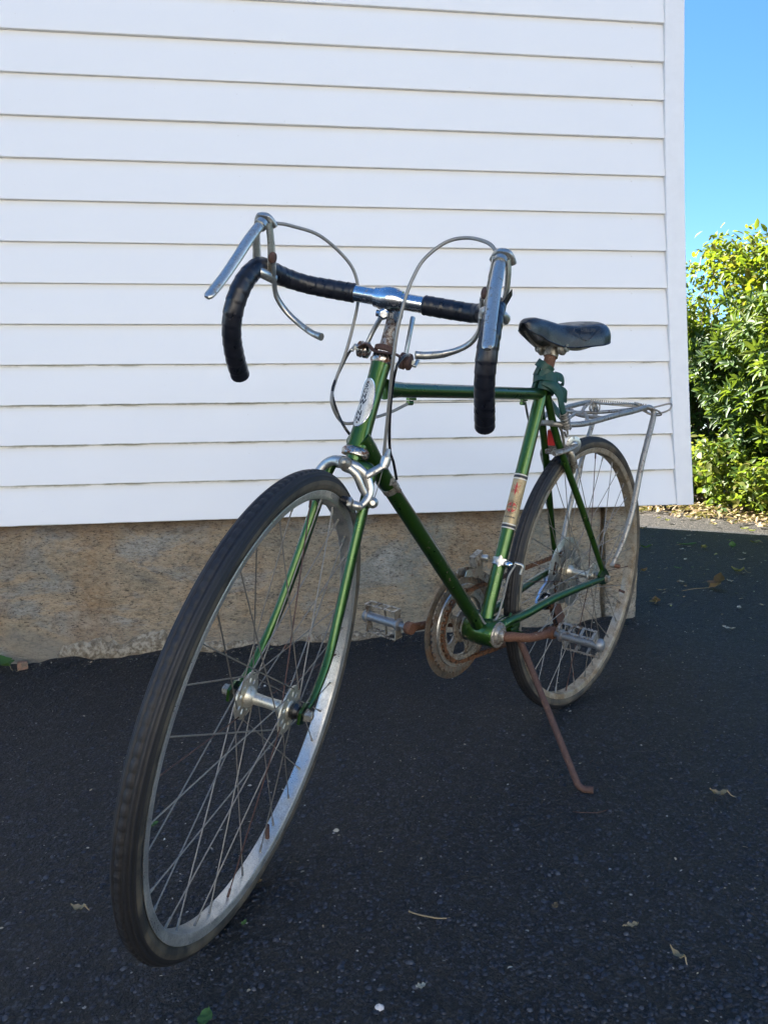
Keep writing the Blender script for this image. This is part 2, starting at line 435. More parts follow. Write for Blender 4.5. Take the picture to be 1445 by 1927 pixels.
def vinyl(name, dirty, top=False):
    M = Mat(name)
    g = M.noise(1.3, 3); f = M.noise(9, 5, .65, M.coord((1, 1, 4)))
    c = M.mix(M.ramp(g, [(.3, 0.0), (.7, 1.0)]), (.80, .795, .785), (.78, .775, .77))
    spots = M.math('MULTIPLY', M.ramp(M.noise(34, 3, .8), [(.71, 0.0), (.74, .35)]), 1.0)
    c = M.mix(spots, c, (.45, .40, .33))
    sx = M.n('ShaderNodeSeparateXYZ'); M.l(M.tc.outputs['Object'], sx.inputs[0]); z = sx.outputs[2]
    # beige towards the top, under the lap of the board above
    up = M.math('MULTIPLY', M.ramp(z, [(.02, 0.0), (.9, 1.0)]), 1.0)
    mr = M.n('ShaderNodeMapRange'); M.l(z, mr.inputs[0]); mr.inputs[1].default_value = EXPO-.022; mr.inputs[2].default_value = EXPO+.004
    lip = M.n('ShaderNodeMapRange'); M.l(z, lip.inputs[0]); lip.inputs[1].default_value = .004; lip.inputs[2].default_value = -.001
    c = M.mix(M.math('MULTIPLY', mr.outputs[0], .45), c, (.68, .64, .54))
    if dirty:
        al = M.math('MULTIPLY', lip.outputs[0], M.ramp(f, [(.40, 0.0), (.55, .9)]))
        c = M.mix(al, c, (.16, .16, .07))
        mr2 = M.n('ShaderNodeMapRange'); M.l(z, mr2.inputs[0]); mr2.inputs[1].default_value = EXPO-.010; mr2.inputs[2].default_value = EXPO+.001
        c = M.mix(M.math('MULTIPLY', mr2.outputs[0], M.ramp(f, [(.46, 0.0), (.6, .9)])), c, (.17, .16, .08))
    M.put('Base Color', c); M.put('Roughness', M.ramp(M.noise(40, 3), [(.3, .42), (.7, .55)]))
    M.bump(M.noise(3.2, 2, .5, M.coord((.5, 1, 1.4))), .25, .004, None)
    return M.m
M_vinyl = vinyl('white_vinyl', False); M_vinyl_d = vinyl('white_vinyl_mossy', True)
M_trim = simple('white_trim', (.77, .765, .76), .42, 0, 30, .05, .05)

def board_mesh(name, x0, x1, mat, seed, n=90):
    """one clapboard course; local origin at its bottom edge, face towards -y"""
    prof = [(.021, .0015), (.0195, 0), (.0015, -.0003), (0, .0012), (.0002, .006), (.0035, .04), (.0070, .085), (.0125, EXPO-.003), (.0150, EXPO+.016)]
    g = np.random.default_rng(seed); xs_ = np.linspace(x0, x1, n)
    wv = noise2((len(prof), n), (4, 5), seed)*.0007+noise2((len(prof), n), (8, 16), seed+50)*.0013
    vs_ = [(x, y+(wv[j][i] if j > 2 else wv[3][i]), z+wv[3][i]*.35) for i, x in enumerate(xs_) for j, (y, z) in enumerate(prof)]
    m = len(prof); fs = [(i*m+j, i*m+j+1, (i+1)*m+j+1, (i+1)*m+j) for i in range(n-1) for j in range(m-1)]
    o = mk(name, vs_, fs, mat, smooth=True, angle=30); return o
protos = [board_mesh('siding_board', -4.6, 1.43, M_vinyl, s) for s in (11, 12, 13, 14)]
protos_d = [board_mesh('siding_board', -4.6, 1.43, M_vinyl_d, s) for s in (15, 16, 17, 18)]
K0 = -12
for k in range(K0, 13):
    pr = protos_d[k % 4] if k >= 9 else protos[(k*7) % 4 if k % 3 else (k+1) % 4]
    o = pr.copy(); COL.objects.link(o); o.name = 'siding_board'
    hp(o, (0, D, zl(k)))
side_m = board_mesh('siding_board', -3.56, -.01, M_vinyl, 21, 40)
YB = 6.17
for k in range(K0, 13):
    o = side_m.copy(); COL.objects.link(o); hp(o, (1.432, D+.02, zl(k))); o.rotation_euler = (0, 0, math.pi/2)
    o.scale = (-1, 1, 1); o.rotation_euler = (0, 0, math.pi/2); o.location = tuple(V(1.44, D+.03, zl(k))-HL)
for o in protos+protos_d+[side_m]: bpy.data.objects.remove(o)
ZT = zl(K0)+EXPO; ZB = zl(12)
# corner board, kicked outwards towards its foot
def trim():
    m = MB(); n = 26; zs = np.linspace(zl(12)-.001, ZT, n); vs_ = []
    for z in zs:
        t = np.clip((1.56+OZ-z)/1.75, 0, 1)
        so = .048*t**2.2; si = .056*t**2.2; a, b = 1.365+si, 1.4385+so
        ring = [(a, D+.02), (a, D-.003), (a+.002, D-.005), (b-.003, D-.005), (b, D-.002), (b+.0006, D+.085), (b-.004, D+.085), (b-.006, D+.012)]
        vs_ += [(x, y, z) for x, y in ring]
    r = 8; fs = [(i*r+j, i*r+(j+1) % r, (i+1)*r+(j+1) % r, (i+1)*r+j) for i in range(n-1) for j in range(r)]
    fs += [tuple(range(r-1, -1, -1)), tuple((n-1)*r+j for j in range(r))]
    return mk('corner_board', vs_, fs, M_trim, smooth=True, angle=25)
hp(trim())
M_inner = simple('house_sheathing', (.2, .17, .14), .8, 0, 20, .2)
hp(MB().box(((-4.7+1.415)/2, (D+.025+YB)/2, (ZB+.012+ZT)/2), (6.115, YB-D-.03, ZT-ZB-.012)).build('wall', M_inner, smooth=False))
M_shing = simple('roof_shingle', (.06, .06, .065), .85, 0, 25, .4)
xm0, xm1 = -4.9, 1.62; ya, yb_ = D-.28, YB+.28; zr = ZT+0.8
hp(MB().add([(xm0, ya, ZT-.02), (xm1, ya, ZT-.02), (xm1, yb_, ZT-.02), (xm0, yb_, ZT-.02), (xm0, (ya+yb_)/2, zr), (xm1, (ya+yb_)/2, zr)],
       [(3, 2, 1, 0), (0, 1, 5, 4), (2, 3, 4, 5), (1, 2, 5), (3, 0, 4)]).build('roof', M_shing, smooth=False))

# foundation: long stones with a rough face
def stone_mat():
    M = Mat('foundation_stone')
    w1 = M.noise(3.0, 6, .7, M.coord((1, 1, 2.0), (0, .35, 0)), .6); w2 = M.noise(4, 6, .72, M.coord((1, 1, 3.2), (0, -.25, 0)), .8)
    w3 = M.noise(42, 5, .75, M.coord((1, 1, 2.4), (0, -.35, 0))); w4 = M.noise(130, 4, .7, M.coord((.7, 1, 1.6), (0, .3, 0)))
    c = M.ramp(w1, [(.30, (.26, .23, .19)), (.41, (.48, .38, .25)), (.50, (.58, .43, .27)), (.58, (.44, .40, .33)), (.70, (.62, .58, .49))])
    c = M.mix(M.ramp(w2, [(.47, 0.0), (.66, .55)]), c, (.21, .205, .16))
    c = M.mix(M.ramp(M.noise(1.5, 4, .6, M.coord((1.6, 1, .7))), [(.5, 0.0), (.66, .85)]), c, (.46, .25, .095))
    c = M.mix(M.ramp(w3, [(.28, .8), (.47, 0.0)]), c, (.09, .07, .05))
    c = M.mix(M.ramp(w3, [(.50, 0.0), (.70, .75)]), c, (.58, .47, .31))
    c = M.mix(M.ramp(w4, [(.36, .9), (.45, 0.0)]), c, (.07, .055, .04))
    w5 = M.noise(24, 8, .85, M.coord((1, 1, 1.8), (0, -.5, 0)), .3)
    c = M.mix(M.ramp(w5, [(.38, .6), (.47, 0.0)]), c, (.13, .12, .09))
    c = M.mix(M.ramp(w5, [(.54, 0.0), (.66, .5)]), c, (.60, .50, .36))
    c = M.mix(M.ramp(M.vor(16, 'DISTANCE_TO_EDGE', M.coord((.6, 1, 1.5), (0, .4, 0))), [(.0, .35), (.02, 0.0)]), c, (.10, .08, .06))
    # dark brown band right under the siding and paler lime lower down
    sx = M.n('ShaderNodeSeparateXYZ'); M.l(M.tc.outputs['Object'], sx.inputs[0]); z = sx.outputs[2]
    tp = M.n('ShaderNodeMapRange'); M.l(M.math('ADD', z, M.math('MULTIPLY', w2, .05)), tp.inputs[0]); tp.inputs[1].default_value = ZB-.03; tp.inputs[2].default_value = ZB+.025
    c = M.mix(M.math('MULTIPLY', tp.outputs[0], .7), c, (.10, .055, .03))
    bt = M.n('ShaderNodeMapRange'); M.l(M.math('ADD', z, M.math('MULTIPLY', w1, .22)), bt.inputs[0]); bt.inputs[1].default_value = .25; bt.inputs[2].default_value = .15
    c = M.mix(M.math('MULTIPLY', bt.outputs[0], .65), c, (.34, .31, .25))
    lich = M.math('MULTIPLY', M.ramp(M.noise(5, 5, .6), [(.50, 0.0), (.60, .7)]), M.ramp(M.noise(70, 4, .8), [(.40, 0.0), (.52, 1.0)]))
    sxr = M.n('ShaderNodeMapRange'); M.l(sx.outputs[0], sxr.inputs[0]); sxr.inputs[1].default_value = -.1; sxr.inputs[2].default_value = .5
    c = M.mix(M.math('MULTIPLY', lich, M.math('MULTIPLY', sxr.outputs[0], .8)), c, (.30, .31, .25))
    M.put('Base Color', c); M.put('Roughness', .85); M.put('Specular IOR Level', .3)
    h = M.math('ADD', M.math('MULTIPLY', w3, 1.0), M.math('ADD', M.math('MULTIPLY', w4, .5), M.math('MULTIPLY', w2, 1.2)))
    M.bump(h, 1.0, .018)
    return M.m
M_stone = stone_mat()
def stone(x0, x1, y0, depth, z0, z1, seed, round_=.02, mat=M_stone):
    n = max(6, int((x1-x0)/.016)); m = 34
    N = noise2((m, n), (3, 5), seed)*.003+noise2((m, n), (10, 16), seed+1)*.008+noise2((m, n), (1.3, 1.6), seed+2)*.0030
    vs_ = []; R2 = []
    ex = noise2((m, 1), (6, 1), seed+5)[:, 0]*.007
    for j in range(m):
        z = z0+(z1-z0)*j/(m-1)
        for i in range(n):
            x = x0+(x1-x0)*i/(n-1); e = min(i, n-1-i)/(n-1)*(x1-x0); ez = (z1-z)
            rd = round_*(max(0, 1-e/round_)**2)
            xx = x+(ex[j]*(i/(n-1)) if x1 < 2 else 0)
            vs_.append((xx, y0-N[j][i]+rd+ (.5*round_*max(0, 1-ez/round_)**2), z))
    for j in range(m):
        z = z0+(z1-z0)*j/(m-1); xr = x1+ex[j]
        vs_ += [(x0, y0+depth, z), (xr, y0+depth, z)]
    A = m*n; fs = [(j*n+i, j*n+i+1, (j+1)*n+i+1, (j+1)*n+i) for j in range(m-1) for i in range(n-1)]
    for j in range(m-1):
        fs.append((A+2*j, j*n, (j+1)*n, A+2*j+2)); fs.append((j*n+n-1, A+2*j+1, A+2*j+3, (j+1)*n+n-1)); fs.append((A+2*j+1, A+2*j, A+2*j+2, A+2*j+3))
    fs.append(tuple((m-1)*n+i for i in range(n))+(A+2*m-1, A+2*m-2)); 
    return mk('foundation_stone', vs_, fs, mat, smooth=True, angle=50)
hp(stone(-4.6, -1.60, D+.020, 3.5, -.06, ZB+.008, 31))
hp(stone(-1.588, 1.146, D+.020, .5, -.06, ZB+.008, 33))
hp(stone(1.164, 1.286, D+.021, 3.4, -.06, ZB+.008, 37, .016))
# mortar smeared along the foot of the wall
M_mortar = worn('lime_mortar', (.36, .31, .23), (.19, .15, .10), 0, 0, .9, .9, 55, .42, .55, 1.0, fine=130)
def mortar(x0, x1, h, seed):
    n = int((x1-x0)/.008); m = 14; hn = noise2((1, n), (1, 7), seed)[0]*.5+noise2((1, n), (1, 2.5), seed+1)[0]*.3
    N = noise2((m, n), (2.2, 2.2), seed+3)*.005+noise2((m, n), (6, 9), seed+4)*.004
    vs_ = []
    for j in range(m):
        for i in range(n):
            x = x0+(x1-x0)*i/(n-1); e = min(1, min(i, n-1-i)/6); hh = h*(.75+.5*hn[i])*e
            t = j/(m-1); z = gz(x, D)-.02+(hh+.02)*t
            vs_.append((x, D+.016-.010*math.sin(math.pi*min(1, (1-t)*1.1))*e-abs(N[j][i])*(1-t**4)*.6+.012*t**6+.003+(0.02 if e == 0 else 0), z))
    fs = [(j*n+i, j*n+i+1, (j+1)*n+i+1, (j+1)*n+i) for j in range(m-1) for i in range(n-1)]
    return mk('mortar_patch', vs_, fs, M_mortar, smooth=True, angle=60)
hp(mortar(-.78, -.36, .085, 61)); hp(mortar(-.37, .02, .050, 62)); hp(mortar(.0, .36, .055, 63))

# added unseen house behind the camera, there to bounce sunlight onto the wall
def add_bounce_house():
    nx0, nx1, ny, nh = -8.0, 8.5, -9.5, 5.6
    g0 = -.35
    root = empty('bounce_house', (.25, ny-3.5, g0)); set_props(root, 'added unseen cream clapboard house behind the camera, bouncing sunlight onto the wall', 'house')
    L0 = V(.25, ny-3.5, g0); M_cl = simple('cream_clapboard', (.70, .67, .62), .6, 0, 3, .05, .08); M_gl = simple('window_glass', (.02, .025, .03), .08); M_tr = simple('white_paint', (.8, .79, .76), .5)
    M_dr = simple('door_paint', (.12, .04, .03), .4)
    def P_(o): o.parent = root; o.location = tuple(-L0); return o
    b = MB(); n = 40
    prof = []
    for i in range(n):
        z = nh*i/n; prof += [(ny, z+g0+.001), (ny-.015, z+g0+nh/n)]
    vs_ = [(x, y, z) for x in (nx0, nx1) for y, z in prof]+[(nx0, ny-7, g0), (nx1, ny-7, g0), (nx0, ny-7, g0+nh), (nx1, ny-7, g0+nh)]
    m_ = len(prof); fs = [(i, i+1, m_+i+1, m_+i) for i in range(m_-1)]+[(2*m_, 2*m_+1, 2*m_+3, 2*m_+2), tuple([2*m_]+[2*m_+2]+list(range(m_-1, -1, -1))), tuple([2*m_+1]+list(range(m_, 2*m_))+[2*m_+3])]
    b.add(vs_, fs); P_(b.build('wall', M_cl, smooth=False))
    b = MB(); zt = g0+nh-.02; b.add([(nx0-.3, ny+.4, zt), (nx1+.3, ny+.4, zt), (nx1+.3, ny-7.4, zt), (nx0-.3, ny-7.4, zt), (nx0-.3, ny-3.5, zt+2.6), (nx1+.3, ny-3.5, zt+2.6)], [(3, 2, 1, 0), (0, 1, 5, 4), (2, 3, 4, 5), (1, 2, 5), (3, 0, 4)])
    P_(b.build('roof', M_shing, smooth=False))
    for zc in (g0+1.6, g0+4.2):
        for xc in (-6.2, -3.4, 3.2, 6.2):
            b = MB()
            for dx in (-.5, .5): b.box((xc+dx, ny+.02, zc), (.09, .06, 1.5))
            for dz in (-.75, 0, .75): b.box((xc, ny+.02, zc+dz), (1.09, .05, .08))
            w_ = P_(b.build('window_frame', M_tr, smooth=False))
            b = MB().box((xc, ny+.003, zc), (.98, .012, 1.46)); o = b.build('pane', M_gl, w_, smooth=False)
    b = MB().box((0, ny+.01, g0+1.03), (.95, .05, 2.05), bev=.01); d_ = P_(b.build('door', M_dr, smooth=False))
    MB().lathe([(0, .012), (.03, .01), (.045, .028), (.07, .02)], (.38, ny+.035, g0+1.0), axis=(0, 1, 0), seg=12).build('handle', M_chrome, d_)
    b = MB(); b.box((-.53, ny+.02, g0+1.08), (.10, .06, 2.2)); b.box((.53, ny+.02, g0+1.08), (.10, .06, 2.2)); b.box((0, ny+.02, g0+2.22), (1.2, .07, .12)); P_(b.build('door_frame', M_tr, smooth=False))
add_bounce_house()

# ------------------------------------------------------------------ bicycle
Rb = rotz(-2.4172165732)@rotx(-.10303414781)@roty(.03874481312)
tb = V(.7407455163, 1.799372043, -.3041004188+OZ)
WB, RW = 1.06373564, .34656148
HTA = 1.1975624834; AX = V(-math.cos(HTA), 0, math.sin(HTA)); O_ = V(.84258639, 0, .35428331); ST_A = .449295684
RS = rax(AX, ST_A); RSb = rax(AX, ST_A+.0046)
def S(q): return RS@(np.asarray(q, float)-O_)+O_
def SB_(q): return RSb@(np.asarray(q, float)-O_)+O_
bike = empty('bicycle')
base_local = V(0, 0, -RW)
m4 = Matrix.Identity(4)
wb = Rb@base_local+tb
for i in range(3):
    for j in range(3): m4[i][j] = Rb[i, j]
    m4[i][3] = wb[i]
bike.matrix_world = m4
set_props(bike, 'old dark green racing bicycle with drop handlebars and rusty rear kickstand on the driveway', 'bicycle')
UP = (0, 0, RW)
def part(name, mb, mat, parent=None, steer=False, angle=50, label=None):
    """parts are modelled round the rear axle; steered ones are turned about the steering axis"""
    if steer: mb.xf(S if steer == 1 else SB_)
    o = mb.build(name, mat, parent or bike, angle=angle)
    if parent is None: o.location = UP
    if label: o['label'] = label
    return o
BB = V(.43886, 0, -.0481); SC = V(.25801, 0, .44266)      # bottom bracket, seat cluster
HT0 = O_.copy(); HT1 = O_+AX*.14436
sx_ = nrm(SC-BB)

# frame tubes
m = MB(); m.tube([HT0-AX*.001, HT0+AX*.012, HT0+AX*.03, HT0+AX*.07, HT1-AX*.02, HT1-AX*.008, HT1], [.0186, .0178, .0165, .0158, .0158, .0165, .0168], 28)
head = part('head_tube', m, M_green)
m = MB(); m.tube([V(.779, 0, .4495), V(.755, 0, .4490), V(.73, 0, .4487), V(.30, 0, .447), V(.262, 0, .4465)], [.0175, .0142, .0128, .0126, .0132], 24)
part('top_tube', m, M_green)
m = MB(); a = V(.842, 0, .372); b = V(.452, 0, -.035); d = nrm(b-a)
m.tube([a, a+d*.03, a+d*.07, a+d*.11, b-d*.03, b], [.0205, .0195, .0155, .0142, .0142, .0155], 24)
part('down_tube', m, M_green)
m = MB(); m.tube([BB+sx_*.012, BB+sx_*.035, BB+sx_*.06, SC, SC+sx_*.025], [.019, .0152, .0142, .0142, .0145], 24)
seat_tube = part('seat_tube', m, M_green)
m = MB(); m.lathe([(-.036, .0270), (-.034, .0285), (-.02, .0292), (0, .0305), (.02, .0292), (.034, .0285), (.036, .0270)], BB, seg=36)
part('bottom_bracket', m, M_green)
for s in (1, -1):
    m = MB(); m.tube([SC+V(-.008, s*.010, .004), V(.20, s*.017, .345), V(.10, s*.043, .175), V(.012, s*.064, .022)], [.0085, .0082, .0078, .0062], 12, smooth=5)
    part('seat_stay', m, M_green)
    m = MB(); m.tube([BB+V(-.018, s*.026, .008), BB+V(-.045, s*.030, .016), V(.33, s*.036, -.028), V(.22, s*.046, -.012), V(.09, s*.060, -.002), V(.012, s*.066, .0)], [.0125, .011, .0100, .0095, .0085, .0072], 12, smooth=5)
    part('chain_stay', m, M_green)
    m = MB(); m.extr([(.035, .012), (.012, .030), (-.004, .022), (-.022, .006), (-.020, -.012), (-.006, -.016), (.02, -.012)], s*.0645-.003, s*.0645+.003)
    part('dropout', m, M_green)
m = MB(); m.tube([BB+V(-.04, 0, -.004), BB+V(-.085, 0, .002)], .014, 14); m.box(BB+V(-.085, 0, -.002), (.03, .06, .02), bev=.004)
part('chain_stay_bridge', m, M_green)
m = MB(); m.tube([V(.165, -.024, .290), V(.165, .024, .290)], .006, 10); part('brake_bridge', m, M_green)

# head badge and seat tube decal: shapes wrapped on the tubes
def wrap(c, ax, fwd, r, poly_uv, lift=0.0):
    """u runs round the tube from fwd, v along the axis"""
    ax = nrm(ax); fwd = nrm(fwd-ax*fwd.dot(ax)); lat = np.cross(ax, fwd)
    out = []
    for u, v in poly_uv:
        th = u/r; out.append(c+ax*v+(fwd*math.cos(th)+lat*math.sin(th))*(r+lift))
    return out
def text_faces(txt, size):
    cu = bpy.data.curves.new('t', 'FONT'); cu.body = txt; cu.size = size; cu.align_x = 'CENTER'; cu.align_y = 'CENTER'
    cu.offset = size*.035
    ob = bpy.data.objects.new('t', cu); COL.objects.link(ob)
    me = bpy.data.meshes.new_from_object(ob.evaluated_get(bpy.context.evaluated_depsgraph_get()))
    vs_ = [(v.co.x, v.co.y) for v in me.vertices]; fs = [tuple(p.vertices) for p in me.polygons]
    bpy.data.objects.remove(ob); bpy.data.curves.remove(cu); bpy.data.meshes.remove(me)
    return vs_, fs
def grid_patch(c, ax, fwd, r, inside, w_, h_, lift, nu=28, nv=44):
    """filled patch on the tube where inside(u, v) holds, as elliptical rows"""
    vs_ = []; fs = []
    for j in range(nv+1):
        v = -h_/2+h_*j/nv; hw = inside(v)
        for i in range(nu+1): vs_.append((hw*(2*i/nu-1), v))
    P = wrap(c, ax, fwd, r, vs_, lift)
    fs = [(j*(nu+1)+i, j*(nu+1)+i+1, (j+1)*(nu+1)+i+1, (j+1)*(nu+1)+i) for j in range(nv) for i in range(nu)]
    return P, fs
HC = O_+AX*.073; FW = V(1, 0, 0); HR = .0158
ell = lambda a, b: (lambda v: a*math.sqrt(max(0, 1-(v/b)**2)))
m = MB(); m.add(*grid_patch(HC, AX, FW, HR, ell(.0172, .0415), .04, .083, .0011))
badge = part('head_badge', m, M_badge)
# raised rim of the badge
rim_p = wrap(HC, AX, FW, HR, [(.0172*math.cos(t), .0415*math.sin(t)) for t in np.linspace(0, 2*math.pi, 60)], .0011)
part('badge_rim', MB().tube(rim_p, .0008, 6), M_chrome, badge)
m = MB()
for i, ch in enumerate('SCHWINN'):
    vs_, fs = text_faces(ch, .0116)
    uv = [(x*1.12-.001, y+(.0288-i*.0096)) for x, y in vs_]
    m.add(wrap(HC, AX, FW, HR, uv, .00135), fs)
part('lettering', m, M_ink, badge)
for v in (.0345, -.0345):
    m = MB(); q = wrap(HC, AX, FW, HR, [(0, v)], .0012)[0]; m.lathe([(0, .0017), (.0008, .0014), (.001, 0.0)], q, axis=FW, seg=10)
    part('rivet', m, M_rust_brown, badge)
# decal
DR = .0142; dc = lambda t: BB+sx_*t
def band(t0, t1, mat, name, lift=.0004):
    mb = MB(); mb.lathe([(0, DR+lift), (t1-t0, DR+lift)], dc(t0), axis=sx_, seg=36); mb.f = [f for f in mb.f if len(f) == 4]
    return part(name, mb, mat)
tA, tB = .222, .343
decal = band(tA, tB, M_cream, 'decal')
def dpart(name, uvs, mat, lift=.0007):
    mb = MB()
    for uv, fs in uvs: mb.add(wrap(dc(0), sx_, DF, DR, uv, lift), fs)
    return part(name, mb, mat, decal)
DF = V(1, .25, 0)
def strip(v0, v1, mat, nm='stripe', lift=.0007):
    mb = MB(); mb.lathe([(0, DR+lift), (v1-v0, DR+lift)], dc(v0), axis=sx_, seg=36); mb.f = [f for f in mb.f if len(f) == 4]
    part(nm, mb, mat, decal)
strip(tB-.0028, tB-.0006, M_whiteink); strip(tB-.0085, tB-.0035, M_ink); strip(tB-.0120, tB-.0095, M_whiteink)
strip(tA+.0006, tA+.0026, M_whiteink); strip(tA+.003, tA+.008, M_ink); strip(tA+.009, tA+.011, M_whiteink)
sv = .309; star = []
for i in range(16):
    a = math.pi*2*i/16+math.pi/2; r = .0160 if i % 4 == 0 else (.0130 if i % 2 == 0 else .0062)
    star.append((r*.85*math.cos(a), sv+r*math.sin(a)))
star_c = [(0, sv)]+star
dpart('star', [(star_c, [(0, i+1, (i+1) % 16+1) for i in range(16)])], M_redink)
cv = .268; uvs = []
for q in range(4):
    a0 = q*math.pi/2+.16; a1 = (q+1)*math.pi/2-.16; pts = [(.0016*(1 if math.cos((a0+a1)/2) > 0 else -1), cv+.0016*(1 if math.sin((a0+a1)/2) > 0 else -1))]
    pts += [(.0105*math.cos(t), cv+.0105*math.sin(t)) for t in np.linspace(a0, a1, 9)]
    uvs.append((pts, [(0, i, i+1) for i in range(1, 9)]))
dpart('emblem', uvs, M_redink)
lets = []
for txt, hor in (('SCHWINN', 1), ('SCHWINN', 0)):
    for i, ch in enumerate(txt):
        vs_, fs = text_faces(ch, .0038); k = (i-(len(txt)-1)/2)*.0031
        if not hor and ch == 'W': continue
        lets.append(([(x+(k if hor else 0), y+cv-(0 if hor else k*1.1)) for x, y in vs_], fs))
for word, mid, dr in (('QUALITY', 90, -1), ('CHICAGO', -90, 1)):
    for i, ch in enumerate(word):
        vs_, fs = text_faces(ch, .0028); a = math.radians(mid+dr*(i-3)*16)
        lets.append(([(.0135*math.cos(a)+x, cv+.0135*math.sin(a)+y) for x, y in vs_], fs))
for txt, v, sz in (('SCHWINN', .2465, .0052),):
    vs_, fs = text_faces(txt, sz); lets.append(([(x, y+v) for x, y in vs_], fs))
dpart('lettering', lets, M_ink, .0009)

# headset
m = MB(); m.lathe([(-.0145, .0135), (-.0135, .0225), (-.006, .0232), (-.002, .0205), (.0, .0185)], HT0, axis=AX, seg=32)
part('headset_cup', m, M_chrome_worn)
m = MB(); m.lathe([(0, .0172), (.004, .0195), (.0075, .0195), (.0085, .0175), (.017, .0172), (.0185, .0155)], HT1, axis=AX, seg=32)
part('headset_cup', m, M_chrome_worn)
m = MB(); m.lathe([(.0185, .0155), (.024, .0165), (.0275, .0165), (.029, .012)], HT1, axis=AX, seg=6)
part('headset_locknut', m, M_chrome, angle=20)

# fork: crown and blades
m = MB(); c = O_-AX*.031
m.lathe([(-.010, .014), (-.008, .0165), (.008, .0165), (.010, .0135)], c, axis=AX, seg=20)
m.lathe([(0,.0135),(.022,.0135)], c+AX*.006, axis=AX, seg=16)
m.tube([c+V(.002, -.036, -.006)-AX*.012, c+V(0, -.032, 0), c+V(0, -.012, .004), c+V(0, .012, .004), c+V(0, .032, 0), c+V(.002, .036, -.006)-AX*.012], [.008, .010, .0105, .0105, .010, .008], 12, smooth=4)
part('fork_crown', m, M_green, steer=1)
for s in (1, -1):
    m = MB(); m.tube([V(.863, s*.036, .308), V(.884, s*.039, .255), V(.913, s*.043, .180), V(.945, s*.048, .105), V(.978, s*.053, .050), V(1.020, s*.0555, .012), V(1.052, s*.0565, .002)],
                     [.0120, .0118, .0112, .0100, .0082, .0066, .006], 14, smooth=5, ref=(0, 1, 0), flat=[.0085, .0085, .0082, .0078, .0070, .006, .0055])
    b = part('fork_blade', m, M_green, steer=1)
    m = MB(); m.extr([(1.040, .008), (1.060, .016), (1.078, .008), (1.078, -.010), (1.062, -.016), (1.044, -.006)], s*.0565-.0022, s*.0565+.0022)
    m.xf(S); part('fork_tip', m, M_green, b)

